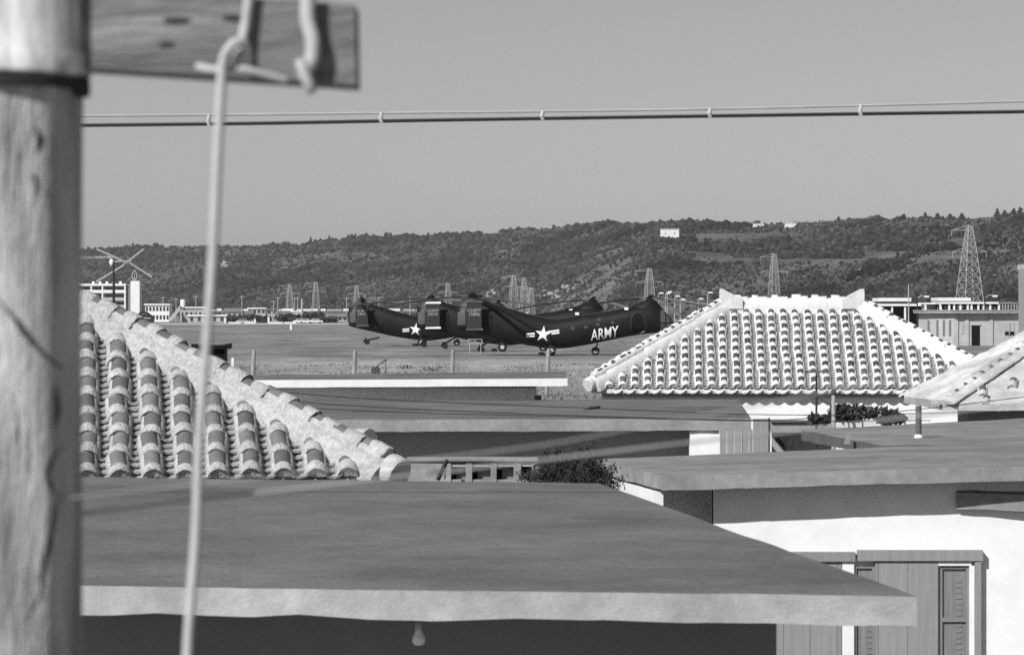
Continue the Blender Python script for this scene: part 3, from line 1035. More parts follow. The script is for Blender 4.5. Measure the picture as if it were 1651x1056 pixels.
def side_y(x, z, n=2.5):
    b, tp, w = sec_at(x)
    c, h = (b + tp) / 2, (tp - b) / 2
    q = min(.995, abs((z - c) / h))
    return w * (1 - q ** n) ** (1 / n)


def loft(xa, xb, rings, seg=30, grow_=0.0, n=2.5, zmin=None):
    V, Fc = [], []
    for i in range(rings + 1):
        x = xa + (xb - xa) * i / rings
        b, tp, w = sec_at(x)
        c, h = (b + tp) / 2, (tp - b) / 2
        for k in range(seg):
            a = 2 * math.pi * k / seg
            ca, sa = math.cos(a), math.sin(a)
            V.append((x, math.copysign(abs(ca) ** (2 / n), ca) * (w + grow_), c + math.copysign(abs(sa) ** (2 / n), sa) * (h + grow_)))
    for i in range(rings):
        for k in range(seg):
            k2 = (k + 1) % seg
            Fc.append((i * seg + k, (i + 1) * seg + k, (i + 1) * seg + k2, i * seg + k2))
    Fc.append(tuple(range(seg)))
    Fc.append(tuple(rings * seg + k for k in range(seg)))
    return V, Fc


def onside(poly_px, name, m, parent, off=.014):
    """flat marking wrapped on the near side of the fuselage from photograph-like coordinates of the near helicopter"""
    mb = MB()
    pts = [(hx(a), hz(b)) for a, b in poly_px]
    # refine the outline, then concentric rings so the patch follows the curved skin
    ref = []
    for (xa, za), (xb, zb_) in zip(pts, pts[1:] + pts[:1]):
        k = max(1, min(5, int(math.hypot(xb - xa, zb_ - za) / .25)))
        ref += [(xa + (xb - xa) * j / k, za + (zb_ - za) * j / k) for j in range(k)]
    n = len(ref)
    cx_ = sum(p[0] for p in ref) / n; cz_ = sum(p[1] for p in ref) / n
    rings = (1.0, .75, .5, .25, .02)
    V = []
    for q in rings:
        for x, z in ref:
            x, z = cx_ + (x - cx_) * q, cz_ + (z - cz_) * q
            V.append((x, -side_y(x, z) - off, z))
    Fc = [(r * n + i, r * n + (i + 1) % n, (r + 1) * n + (i + 1) % n, (r + 1) * n + i) for r in range(len(rings) - 1) for i in range(n)]
    Fc.append(tuple((len(rings) - 1) * n + i for i in range(n)))
    o = len(V)
    V += [(x, -side_y(x, z) + .03, z) for x, z in ref]
    Fc += [(i, o + i, o + (i + 1) % n, (i + 1) % n) for i in range(n)]
    mb.add(V, Fc)
    return mb.build(name, m, parent)


def text_mesh(s, size):
    cu = bpy.data.curves.new('lettering', 'FONT')
    cu.body = s; cu.size = size; cu.resolution_u = 2; cu.offset = size * .012
    cu.align_x = 'CENTER'; cu.align_y = 'CENTER'
    o = bpy.data.objects.new('lettering', cu)
    COL.objects.link(o)
    dg = bpy.context.evaluated_depsgraph_get()
    me = bpy.data.meshes.new_from_object(o.evaluated_get(dg))
    bm = bmesh.new(); bm.from_mesh(me); bmesh.ops.triangulate(bm, faces=bm.faces)
    bmesh.ops.subdivide_edges(bm, edges=[e for e in bm.edges if e.calc_length() > size * .2], cuts=2, use_grid_fill=True); bmesh.ops.triangulate(bm, faces=bm.faces)
    bm.to_mesh(me); bm.free()
    V = np.array([v.co[:] for v in me.vertices]); Fs = [tuple(p.vertices) for p in me.polygons]
    bpy.data.objects.remove(o); bpy.data.curves.remove(cu); bpy.data.meshes.remove(me)
    return V, Fs


def helicopter(label, serial, px, Y, yaw, front, rear, caps, tone_mark=True):
    t = thing('tandem_helicopter', label, 'helicopter', (0, 0, 0), 'army helicopters parked on the airfield')
    V, Fc = loft(SEC[0][0], hx(1062), 76)
    fus = MB().add(V, Fc).build('fuselage', M_heli, t, smooth=50)
    V, Fc = loft(hx(1062), SEC[-1][0], 12, grow_=.004)
    gl = MB().add(V, Fc).build('cockpit_glazing', M_cockpit, t, smooth=50)
    for px_ in (1062.5, 1072, 1080):                       # glazing frames
        m = MB()
        x = hx(px_); b, tp, w = sec_at(x); c, h = (b + tp) / 2, (tp - b) / 2
        m.tube([(x, math.copysign(abs(math.cos(a)) ** .8, math.cos(a)) * w * 1.01, c + math.copysign(abs(math.sin(a)) ** .8, math.sin(a)) * h * 1.01) for a in np.linspace(0, 2 * math.pi, 25)], .035, 5, cap=False)
        m.build('glazing_bar', M_heli, gl)
    m = MB(); m.tube([(hx(p), -side_y(hx(p), hz(520)) - .005, hz(520)) for p in (1062, 1068, 1074, 1080, 1085)], .035, 5)
    m.build('glazing_bar', M_heli, gl)
    # rotor pylons
    def ring(xc, z, lx, ly, k=16):
        return [(xc + lx * math.cos(a), ly * math.sin(a), z) for a in [2 * math.pi * j / k for j in range(k)]]
    def pyl(rings):
        m = MB(); k = 16
        m.add([p for r in rings for p in ring(*r)], [(i * k + j, i * k + (j + 1) % k, (i + 1) * k + (j + 1) % k, (i + 1) * k + j) for i in range(len(rings) - 1) for j in range(k)] + [tuple((len(rings) - 1) * k + j for j in range(k))])
        return m
    pyl([(hx(1040), hz(500), 1.35, .75), (hx(1042), hz(493), 1.05, .62), (hx(1046), hz(487), .6, .42), (hx(1049), hz(483), .32, .3)]).build('front_pylon', M_heli, t, smooth=50)
    pyl([(hx(764), hz(494), 1.5, .6), (hx(764), hz(486), 1.05, .45), (hx(762), hz(482), .55, .34), (hx(762), hz(479.5), .3, .26)]).build('rear_pylon', M_helifin, t, smooth=50)
    for (hpx, hpy), blades in (((1050, 481), front), ((762, 477.5), rear)):
        c = Vector((hx(hpx), 0, hz(hpy)))
        hub = MB().lathe([(.2, -.22), (.34, -.1), (.36, .08), (.2, .14), (.1, .26)], c, 14).build('rotor_hub', M_black, t, smooth=40)
        for az, droop in blades:
            d = Vector((math.cos(R(az)), math.sin(R(az)), 0)); sd = Vector((-d.y, d.x, 0))
            m = MB()
            m.tube([c + d * .15, c + d * .95], .075, 6)
            N = 12
            vs, fs = [], []
            for i in range(N + 1):
                f = i / N
                r = .8 + 5.8 * f
                z = -droop * (r / 6.6) ** (1.7 if droop < 2 else 1.08)
                ch = .13 + .05 * min(1, f * 6)
                p = c + d * r + Vector((0, 0, z))
                tw = Vector((0, 0, .08))
                vs += [p - sd * ch - tw, p + Vector((0, 0, .035)), p + sd * ch + tw * .3, p - Vector((0, 0, .03))]
            for i in range(N):
                for j in range(4):
                    fs.append((i * 4 + j, i * 4 + (j + 1) % 4, (i + 1) * 4 + (j + 1) % 4, (i + 1) * 4 + j))
            fs += [(3, 2, 1, 0), (N * 4, N * 4 + 1, N * 4 + 2, N * 4 + 3)]
            m.add(vs, fs)
            m.build('blade', M_bladed if droop > 2 else M_blade, hub)
    # tail: stabiliser and end-plate fins
    MB().box((hx(753.5), -1.42, hz(511.5)), (hx(776), 1.42, hz(509))).build('stabiliser', M_heli, t)
    for sg in (-1, 1):
        y0, y1 = sorted((sg * 1.42, sg * 1.52))
        z0, z1 = hz(531), hz(486.5)
        x0, x1 = hx(753), hx(777)
        q = [(x0 + .05, z0), (x1 - .05, z0), (x1, z0 + .12), (x1, z1 - .12), (x1 - .08, z1), (x0 + .08, z1), (x0, z1 - .12), (x0, z0 + .12)]
        fin = MB().prism([(a, y0, b) for a, b in q], (0, y1 - y0, 0)).build('fin', M_helifin, t)
        for zc in (z0 + .005, z1 - .005):
            m = MB()
            k = 8
            m.prism([(x0 - .08, y0 - .03, zc - .07), (x1 + .08, y0 - .03, zc - .07), (x1 + .12, y0 - .03, zc), (x1 + .08, y0 - .03, zc + .09), (x0, y0 - .03, zc + .05)], (0, y1 - y0 + .06, 0))
            m.build('fin_cap', M_mark if caps else M_helilight, fin)
        if sg < 0:
            for s, zc, size in (('U.S.ARMY', hz(500.5), .34), (serial, hz(507), .34)):
                V, Fs = text_mesh(s, size)
                kx = 1.0 if len(s) > 6 else .78
                k = kx / max(V[:, 0].max() - V[:, 0].min(), .01)
                MB().add([((x0 + x1) / 2 + v[0] * k, y0 - .006, zc + v[1]) for v in V], Fs).build('lettering', mat('worn_lettering', .3, var=.25, scale=6), fin)
    m = MB(); m.tube([(hx(737), 0, hz(492)), (hx(757), 0, hz(484.5))], .05, 6); m.build('tail_rail', M_mark if caps else M_helilight, t)
    # black side patch painting the fin's cast shadow, exhaust
    onside([(781, 505), (794, 506), (794, 531), (781, 529)], 'fin_shadow_patch', M_black, t, .01)
    onside([(738, 503), (750, 497), (751, 524), (738, 525)], 'sunlit_tail_patch', M_helilight, t, .012)  # lighter patch paints the sunlit tail cone
    ex = [(803 + 5.5 * math.cos(a), 535 + 4.5 * math.sin(a)) for a in np.linspace(0, 2 * math.pi, 14)[:-1]]
    # doorway: interior shade painted as a flat black patch, with rim
    arch = [(1017.5, 537), (1017, 520), (1018, 512), (1021, 506.5), (1026, 503.5), (1031, 505), (1035, 510), (1037.5, 518), (1039, 535)]
    rim = [(1015.5, 538.7), (1015, 520), (1016, 511), (1020, 504.5), (1026, 501.5), (1032.5, 503), (1037, 509), (1039.5, 518), (1041, 536.5)]
    onside(rim, 'door_rim', mat('worn_door_rim', .03, var=.4, scale=3), t, .012)
    dr = onside(arch, 'doorway', M_black, t, .03)
    onside([(1030, 537), (1038, 533), (1038.5, 535.5), (1030, 537.5)], 'sill_plate', M_mark, t, .05)
    for a, b in ((923, 529), (943.5, 527), (965, 515), (963, 523), (987, 520)):
        onside([(a + 3.4 * math.cos(q), b + 2.5 * math.sin(q)) for q in np.linspace(0, 2 * math.pi, 14)[:-1]], 'porthole', M_port, t, .012)
    for a, b in ((930, 505.2), (1009, 497.2)):
        x, z = hx(a), hz(b)
        MB().box((x - .14, -.85, z - .12), (x + .14, -.6, z + .06)).build('step_marking', M_mark, t)
    # national insignia and lettering
    st = []
    for k in range(10):
        a = math.pi / 2 + k * math.pi / 5 - .1
        r = (13.5 if k % 2 == 0 else 5.2)
        st.append((875.5 + r * math.cos(a), 538.5 - r * math.sin(a)))
    onside(st, 'star_insignia', M_mark, t)
    for q in ([(848, 537.5), (862, 536), (862, 538.6), (848, 540.1)], [(848.4, 541.6), (862, 540.1), (862, 542.6), (848.4, 544.1)],
              [(882, 533.8), (901, 531), (901, 533.4), (882, 536.2)], [(889, 536.4), (901.4, 534.8), (901.4, 537.3), (889, 539)]):
        onside(q, 'insignia_bar', M_mark, t)
    V, Fs = text_mesh('ARMY', 1.0)
    V[:, :2] -= (V[:, :2].max(0) + V[:, :2].min(0)) / 2
    k, kz = (hx(996) - hx(952)) / (V[:, 0].max() - V[:, 0].min()), .82 / (V[:, 1].max() - V[:, 1].min())
    xc, zc = hx(974), hz(537)
    q = []
    for v in V:
        x, z = xc + v[0] * k, zc + v[1] * kz + v[0] * k * .155
        q.append((x, -side_y(x, z) - .03, z))
    MB().add(q, Fs).build('lettering', M_mark, t)
    # undercarriage
    for sg in (-1, 1):
        x = hx(888)
        c = Vector((x, sg * 2.0, .38))
        wl = MB().tube([c + Vector((0, -.13, 0)), c + Vector((0, -.1, 0)), c + Vector((0, .1, 0)), c + Vector((0, .13, 0))], [.3, .38, .38, .3], 18).build('wheel', M_tyre, t, smooth=35)
        MB().tube([c + Vector((0, -.145, 0)), c + Vector((0, .145, 0))], .17, 14).build('rim', M_rim, wl)
        MB().tube([c + Vector((0, -sg * .16, 0)), c + Vector((-.1, -sg * .25, .7)), (x - .15, sg * 1.0, 1.6)], .06, 7).build('strut', M_heli, t)
        MB().tube([c + Vector((0, -sg * .16, 0)), (x - .5, sg * .8, .75)], .05, 7).build('strut', M_heli, t)
        MB().tube([c + Vector((0, -sg * .16, 0)), (x + .7, sg * .9, .8)], .04, 7).build('strut', M_heli, t)
        MB().box((x - .9, sg * 2.0 - .12, 0.01), (x - .45, sg * 2.0 + .12, .22)).build('wheel_chock', M_tyre, t)
    c = Vector((hx(960), 0, .32))
    wl = MB().tube([c + Vector((0, -.1, 0)), c + Vector((0, -.08, 0)), c + Vector((0, .08, 0)), c + Vector((0, .1, 0))], [.24, .32, .32, .24], 18).build('wheel', M_tyre, t, smooth=35)
    MB().tube([c + Vector((0, -.115, 0)), c + Vector((0, .115, 0))], .14, 14).build('rim', M_rim, wl)
    MB().tube([c + Vector((0, -.16, 0)), c + Vector((.1, -.16, .45)), (hx(963), -.05, .95)], .05, 7).build('strut', M_heli, t)
    MB().tube([(hx(1000), -.6, hz(548)), (hx(1008), -.9, hz(556))], .03, 5).build('boarding_step', M_heli, t)
    m = MB()
    m.tube([(hx(790) + 9.5 * q, 0, sec_at(hx(790) + 9.5 * q)[1] + .015) for q in np.linspace(0, 1, 14)], .02, 4)
    m.build('top_rail', M_helilight, t)
    t.location = (gx(px, Y), Y, FIELD)
    t.rotation_euler = (0, 0, R(yaw))
    return t


helicopter('dark army helicopter nearest the white tiled roof with its arched door open', '15896', 900, 212, 0,
           [(166, .8), (-74, 1.3), (46, .6)], [(-44, 2.5), (32, 1.1), (187, .8)], False)
helicopter('dark army helicopter in the middle of the three, white fin caps', '54210', 821, 234, 0,
           [(172, .8), (-60, 1.0), (60, .6)], [(188, .7), (70, .5), (-30, .9)], True)
helicopter('dark army helicopter farthest left with fully visible tail and star', '54417', 690, 273, 0,
           [(160, .8), (280, 1.0), (40, .6)], [(12, .5), (95, .4), (-95, .5)], False)


def trolley(px, py, Y, ang, label):
    c = Vector((gx(px, Y), Y, FIELD))
    t = thing('tow_bar_trolley', label, 'trolley', c, 'tow bars beside the helicopters')
    for dy in (0, .5):
        w = MB().tube([c + Vector((0, dy, .24)), c + Vector((0, dy + .1, .24))], .24, 14).build('wheel', M_tyre, t, smooth=35)
    d = Vector((math.cos(R(ang)), 0, math.sin(R(ang))))
    MB().beam(c + Vector((-.3, .3, .36)) , c + Vector((-.3, .3, .36)) + d * 1.55, .3, .16).build('bar', M_black, t)
    MB().beam(c + Vector((-.34, .3, .2)), c + Vector((-.1, .3, .62)), .4, .2).build('head', M_black, t)


trolley(592, 0, 285, 14, 'dark tow bar on small wheels left of the farthest helicopter wheels')
trolley(684, 0, 262, 30, 'dark tow bar on small wheels, left one of the middle pair')
trolley(718, 0, 250, 29, 'dark tow bar on small wheels, right one of the middle pair')
trolley(777, 0, 226, 33, 'dark tow bar on small wheels beside the near helicopter tail')
# service stand under the near tail
Y = 222
t = thing('service_stand', 'spindly white tubular work stand under the near helicopter tail', 'stand', (gx(766, Y), Y, FIELD))
for a in (755, 766, 777):
    MB().beam(P(a, 547, Y), P(a, 553.5, Y), .05).build('upright', M_steel, t)
for py in (547, 553.5):
    MB().beam(P(755, py, Y), P(777, py, Y), .05).build('rail', M_steel, t)
for a in (757, 775):
    MB().beam(P(a, 553.5, Y), (gx(a, Y), Y, FIELD), .05).build('leg', M_steel, t)
# hand cart on the verge
Y = 145
t = thing('hand_cart', 'rusty two-wheeled hand cart tipped on the verge behind the fence', 'cart', (gx(606, Y), Y, FIELD))
for dy in (0, .8):
    c = Vector((gx(605, Y), Y + dy, FIELD + .22))
    MB().tube([c, c + Vector((0, .08, 0))], .22, 14).build('wheel', M_tyre, t)
m = MB()
a, b = Vector((gx(599, Y), Y + .1, FIELD + .25)), Vector((gx(622, Y), Y + .1, FIELD + .78))
m.beam(a, b, .06); m.beam(a + Vector((0, .6, 0)), b + Vector((0, .6, 0)), .06)
for k in range(5):
    q = a.lerp(b, k / 4); m.beam(q, q + Vector((0, .6, 0)), .05)
m.build('frame', M_darkwood, t)
MB().beam(b, (b.x, b.y, FIELD), .05).build('leg', M_darkwood, t)
MB().lathe([(.10, 0), (.13, .14), (.09, .28), (.05, .36)], (gx(729, 140), 140, FIELD), 10).build('marker_stone', M_farwhite, label='small white marker stone in the grass behind the fence', cat='stone')
for px, Yd, L, lab in ((661, 160, .5, 'dark scrap of debris lying on the verge left of the second fence post'), (690, 156, .8, 'second dark scrap of debris lying on the verge near the fence'), (694, 153, .6, 'third dark scrap on the verge, nearest the fence post')):
    c = Vector((gx(px, Yd), Yd, FIELD + .04))
    m = MB()
    for k in range(5):
        a = c + Vector((random.uniform(-.4, .4), random.uniform(-.3, .3), 0)); m.beam(a, a + Vector((random.uniform(-L, L) * .6, random.uniform(-.2, .2), random.uniform(.02, .2))), .06)
    m.build('debris', M_darkwood, label=lab, cat='debris')

# ------------------------------------------------------------------ tiled roofs
def cap_mesh(name, mats, r=.078, length=.30, seg=10, band=.085, side=34, raise_=.012):
    """one convex cover tile with its lime joint: slot 0 clay, slot 1 plaster. y runs up the slope, z out of the roof"""
    m = MB()
    def arc(rad, y, a0, a1, k):
        return [(rad * math.cos(a0 + (a1 - a0) * j / k), y, rad * math.sin(a0 + (a1 - a0) * j / k) * 1.05) for j in range(k + 1)]
    k = seg
    ya = [0, length]
    rr = [r, r * .93]
    V = arc(rr[0], ya[0], 0, math.pi, k) + arc(rr[1], ya[1], 0, math.pi, k)
    m.add(V, [(j, j + 1, j + k + 2, j + k + 1) for j in range(k)], 0)
    m.add(arc(rr[0], 0, 0, math.pi, k), [tuple(range(k + 1))], 1)
    # plaster collar over the lower joint: three rings, proud of the tile
    def R_(): return random.uniform(.9, 1.25)
    rings = [(r + .002, -.012), (r + raise_, .0), (r + raise_ * 1.1, band * .7), (r + .003, band)]
    V = []
    for q, (rad, y) in enumerate(rings):
        for j in range(k + 1):
            a = math.pi * j / k
            yy = y + (.022 * math.sin(a) ** 2 if q >= 2 else 0) + random.uniform(-.006, .006)
            rad *= 1 + random.uniform(-.015, .015); V.append((rad * math.cos(a), yy, rad * math.sin(a) * 1.05))
    m.add(V, [(q * (k + 1) + j, q * (k + 1) + j + 1, (q + 1) * (k + 1) + j + 1, (q + 1) * (k + 1) + j) for q in range(3) for j in range(k)], 1)
    # plaster fillets along both sides
    s = R(side)
    for a0, a1 in ((0, s), (math.pi - s, math.pi)):
        kk = 3
        V = []
        for i in range(5):
            y = length * i / 4
            for j in range(kk + 1):
                a = a0 + (a1 - a0) * j / kk
                rad = (r + .010 if 0 < j < kk else (r + .018 if (j == 0) == (a0 == 0) else r - .002)) * (1 + random.uniform(-.03, .03))
                V.append((rad * math.cos(a), y, rad * math.sin(a) * 1.05 - (.05 if (j == 0) == (a0 == 0) and j in (0, kk) else 0)))
        m.add(V, [(i * (kk + 1) + j, i * (kk + 1) + j + 1, (i + 1) * (kk + 1) + j + 1, (i + 1) * (kk + 1) + j) for i in range(4) for j in range(kk)], 1)
    me = bpy.data.meshes.new(name)
    me.from_pydata(m.v, [], m.f)
    for q in mats: me.materials.append(q)
    me.polygons.foreach_set('material_index', m.m)
    me.polygons.foreach_set('use_smooth', [True] * len(me.polygons))
    me.set_sharp_from_angle(angle=R(50))
    return me


def pan_verts(w=.075, depth=.03, length=.11, th=.018, k=5):
    """one concave pan tile, its lower lip raised over the next"""
    V = []
    for (y, dz) in ((0, .036), (length, 0.0), (0, .036 - th)):
        for j in range(k + 1):
            u = -1 + 2 * j / k
            V.append((u * w, y, depth * u * u + dz))
    Fc = [(j, j + 1, k + 2 + j, k + 1 + j) for j in range(k)] + [(j, 2 * (k + 1) + j, 2 * (k + 1) + j + 1, j + 1) for j in range(k)]
    return V, Fc, [0] * k + [1] * k


def pan_mesh(name, mats):
    V, Fc, mi = pan_verts()
    me = bpy.data.meshes.new(name); me.from_pydata(V, [], Fc)
    for q in mats: me.materials.append(q)
    me.polygons.foreach_set('material_index', mi)
    return me


class Face:
    def __init__(s, C, e, n, tanp):
        s.C, s.e, s.n, s.tp = Vector(C), Vector(e).normalized(), Vector(n).normalized(), tanp
        s.u = (s.n + Vector((0, 0, tanp))).normalized()
        s.N = (Vector((0, 0, 1)) - s.n * tanp).normalized()
        x = s.e if s.e.cross(s.u).dot(s.N) > 0 else -s.e
        s.R = Matrix((x, s.u, s.N)).transposed().to_4x4()

    def pt(s, a, t, h=0):
        return s.C + s.e * a + s.n * t + Vector((0, 0, t * s.tp)) + s.N * h

    def M(s, a, t, h=0, sc=1.0, roll=0):
        return Matrix.Translation(s.pt(a, t, h)) @ s.R @ Matrix.Rotation(roll, 4, 'Z') @ Matrix.Scale(sc, 4)


def ridge_sweep(path, w, h, jit=.012, step=.05, flare=0.0):
    """plastered ridge: rounded trapezoid swept along a straight path with hand-trowelled unevenness"""
    a, b = Vector(path[0]), Vector(path[1])
    d = (b - a).normalized()
    sd = d.cross(Vector((0, 0, 1))).normalized()
    up = sd.cross(d).normalized()
    prof = [(-.5, -.35), (-.5, .1), (-.42, .5), (-.3, .8), (-.14, .97), (0, 1.0), (.14, .97), (.3, .8), (.42, .5), (.5, .1), (.5, -.35)]
    n = max(3, int((b - a).length / step))
    V = []
    for i in range(n + 1):
        p = a.lerp(b, i / n)
        for x, z in prof:
            q = p + sd * (x * w) + up * (z * h)
            j = mnoise.noise(q * 5.0) + .6 * mnoise.noise(q * 14.0)
            V.append(q + (sd * x * 1.4 + up * max(0, z)) * j * jit * 1.6)
    k = len(prof)
    Fc = [(i * k + j, i * k + j + 1, (i + 1) * k + j + 1, (i + 1) * k + j) for i in range(n) for j in range(k - 1)]
    Fc += [tuple(range(k)), tuple(n * k + j for j in range(k))]
    m = MB(); m.add(V, Fc)
    return m, d, sd, up


def crest_tiles(parent, a, b, h, me, spacing, sc=1.0, sink=.35):
    d = (b - a).normalized(); sd = d.cross(Vector((0, 0, 1))).normalized(); up = sd.cross(d).normalized()
    Rm = Matrix((sd, d, up)).transposed().to_4x4()
    if Rm.determinant() < 0: Rm = Matrix((-sd, d, up)).transposed().to_4x4()
    n = int((b - a).length / spacing)
    for i in range(n):
        sc = random.uniform(.92, 1.1)
        p = a + d * (spacing * (i + .35)) + up * (h - .078 * sc * sink) + sd * random.uniform(-.02, .02) + up * random.uniform(-.012, .008)
        piece('ridge_tile', random.choice(me), Matrix.Translation(p) @ Rm @ Matrix.Rotation(random.uniform(-.05, .05), 4, 'Z') @ Matrix.Scale(sc, 4), parent)


def hip_house(name, label, C, e, n, L, half, tanp, wall_in, pl, tile, cap_me, crest_me, wallm, pitch=.26, course=.27, s_max=99, eave_th=.10, ridge_w=.36, ridge_h=.26, objs_pan=False, pan_smax=99, discm=None, ridge_main=.3, eave_pieces=True, end_disc=True, s0=.13, crest_sp=.27):
    fc = Face(C, e, n, tanp)
    C = Vector(C)
    D = 2 * half
    t = thing(name, label, 'house', (C.x + fc.e.x * L / 2, C.y + fc.e.y * L / 2, 0))
    A, B, Cc, Dd = fc.pt(0, 0), fc.pt(L, 0), C + fc.e * L + fc.n * D, C + fc.n * D
    R1, R2 = fc.pt(half, half), fc.pt(L - half, half)
    dz = Vector((0, 0, -eave_th))
    m = MB()
    m.add([A, B, Cc, Dd, R1, R2, A + dz, B + dz, Cc + dz, Dd + dz],
          [(0, 1, 5, 4), (1, 2, 5), (2, 3, 4, 5), (3, 0, 4), (0, 6, 7, 1), (1, 7, 8, 2), (2, 8, 9, 3), (3, 9, 6, 0), (6, 9, 8, 7)])
    roof = m.build('roof', pl, t)
    i = wall_in
    wv = [C + fc.e * i + fc.n * i, C + fc.e * (L - i) + fc.n * i, C + fc.e * (L - i) + fc.n * (D - i), C + fc.e * i + fc.n * (D - i)]
    zt = C.z - eave_th - .002
    MB().prism([(p.x, p.y, -.2) for p in wv], (0, 0, zt + .2)).build('wall', wallm, t)
    # cover tiles, one object each
    a = s0
    panm = pan_mesh('pan_tile', [mat('pan_clay', .3, var=.4, scale=14, bump=.3), pl])
    pv, pf, pmi = pan_verts()
    stuff = MB()
    while a < min(L, s_max):
        tm = min(a, L - a, half) - ridge_w * .18
        if tm > .12:
            k = 0
            while k * course < tm - .06:
                piece('cap_tile', random.choice(cap_me), fc.M(a + random.uniform(-.008, .008), k * course - .02, .042 + random.uniform(-.006, .006), random.uniform(.97, 1.04), random.uniform(-.06, .06)), roof)
                k += 1
        am = a + pitch / 2
        tm = min(am, L - am, half) - ridge_w * .1
        k = 0
        while tm > .1 and k * .088 < tm and am < L - .1:
            Mx = fc.M(am + random.uniform(-.006, .006), k * .088 - .03, .004 + random.uniform(0, .006))
            if objs_pan and am < pan_smax:
                piece('pan_tile', panm, Mx, roof)
            else:
                o = len(stuff.v)
                stuff.v.extend([tuple(Mx @ Vector(v)) for v in pv])
                for f_, q in zip(pf, pmi): stuff.f.append(tuple(j + o for j in f_)); stuff.m.append(q)
            k += 1
        if eave_pieces and am < L - .05:                      # dished drip tile of the eave
            cc = fc.pt(am, -.05, -.005)
            m2 = MB()
            prof = []
            for j in range(9):
                u = -1 + j / 4
                prof.append((u * pitch * .5, .075 * u * u - .075))
            pts_o = [cc + fc.e * x + Vector((0, 0, z + .03)) for x, z in prof]
            pts_i = [cc + fc.e * x + Vector((0, 0, z - .0)) for x, z in prof]
            bk = fc.n * .14 + Vector((0, 0, .07))
            nv = len(prof)
            m2.add(pts_o + pts_i + [p + bk for p in pts_o], [(j, j + 1, nv + j + 1, nv + j) for j in range(nv - 1)] + [(j + 1, j, 2 * nv + j, 2 * nv + j + 1) for j in range(nv - 1)])
            m2.build('eave_tile', pl, roof)
        a += pitch
    if stuff.v:
        tag(stuff.build('pan_tiles', [panm.materials[0], pl], roof), kind='stuff')
    # hips
    up1 = Vector((0, 0, .0))
    for p, q in ((A, R1), (B, R2), (Dd, R1), (Cc, R2)):
        if p is B and s_max < L: continue
        m, d, sd, up = ridge_sweep((p + (q - p).normalized() * .02, q), ridge_w, ridge_h)
        hr = m.build('hip_ridge', pl, t, smooth=60)
        if p is A or p is B or not objs_pan:
            crest_tiles(hr, p, q, ridge_h, crest_me, crest_sp, 1.0, .15)
        if end_disc:
            c = p + (q - p).normalized() * .02 + up * (ridge_h * .45)
            dm = MB()
            ang = d
            seg = 20
            rr = max(.145, ridge_h * .62)
            vs, fs = [], []
            for (off, rad) in ((.02, rr * .93), (-.0, rr), (-.09, rr), (-.11, rr * .9)):
                for kk in range(seg):
                    aa = 2 * math.pi * kk / seg
                    jj = 1 + .04 * mnoise.noise(Vector((aa * 3, off * 30, 1)))
                    vs.append(c + d * off + (sd * math.cos(aa) + up * math.sin(aa)) * rad * jj)
            for i2 in range(3):
                for kk in range(seg):
                    fs.append((i2 * seg + kk, i2 * seg + (kk + 1) % seg, (i2 + 1) * seg + (kk + 1) % seg, (i2 + 1) * seg + kk))
            fs += [tuple(range(seg)), tuple(3 * seg + kk for kk in range(seg))]
            dm.add(vs, fs)
            dm.build('ridge_end_disc', discm or M_plaster3, hr, smooth=40)
    m, d, sd, up = ridge_sweep((R1 - fc.e * .05, R2 + fc.e * .05), .42, ridge_main)
    mr = m.build('main_ridge', pl, t, smooth=60)
    crest_tiles(mr, R1, R2, ridge_main, crest_me, .42, 1.0, .4)
    return t, fc, roof, mr, (A, B, Cc, Dd, R1, R2)


# near tiled roof on the left
def variants(*a, band=.09, **k): return [cap_mesh(*a, band=band * q, **k) for q in (.8, 1.0, 1.15, 1.3)]
cap1 = variants('cap_tile', [M_tile, M_plaster], r=.082, length=.31, band=.085)
crest1 = variants('ridge_tile', [M_tile, M_plaster], r=.082, length=.30, band=.12, side=36, raise_=.008)
th1 = R(8.5)
C1 = P(628, 772, 23.0)
t1, f1, roof1, mr1, K1 = hip_house('tiled_house', 'near house with weathered plaster hip ridge and large cap tiles', C1, (-math.cos(th1), -math.sin(th1), 0), (-math.sin(th1), math.cos(th1), 0),
                               9.0, 3.0, .535, .55, M_plaster, M_tile, cap1, crest1, M_white, objs_pan=True, pan_smax=3.2, s_max=4.6, s0=.34, ridge_w=.42, ridge_h=.15)
c = P(587, 708, 24.0)
MB().tube([c + Vector((-.06, .05, 0)), c + Vector((.05, -.05, 0))], .092, 18).build('ridge_end_disc', M_plaster, t1, smooth=40)

# white tiled roof on the right
cap2 = variants('cap_tile', [M_tile2, M_plaster2], r=.080, length=.30, band=.095, seg=8)
crest2 = variants('ridge_tile', [M_tile2, M_plaster2], r=.082, length=.30, band=.11, side=40, raise_=.006, seg=8)
C2 = P(954, 626, 58)
t2, f2, roof2, mr2, K2 = hip_house('tiled_house', 'white plastered hip-roofed house with rows of dark cap tiles before the airfield', C2, (1, -.05, 0), (.05, 1, 0),
                               8.39, 2.8, .572, .2, M_plaster2, M_tile2, cap2, crest2, M_white, ridge_w=.44, ridge_h=.22, ridge_main=.26, s0=.36, crest_sp=.235, discm=M_plaster2)
for k, (p, sg) in enumerate(((K2[4], -1), (K2[5], 1))):
    for dy in (-.2, .22):
        b = p + Vector((0, dy, .12))
        q = [b + Vector((sg * .12, 0, .30)), b + Vector((sg * .02, 0, .36)) if False else b + Vector((sg * .10, 0, .33)), b + Vector((-sg * .34, 0, .10)), b + Vector((-sg * .34, 0, -.1)), b + Vector((sg * .12, 0, -.1))]
        MB().prism([v - Vector((0, .05, 0)) for v in q], (0, .1, 0)).build('ridge_horn', M_plaster2, mr2)
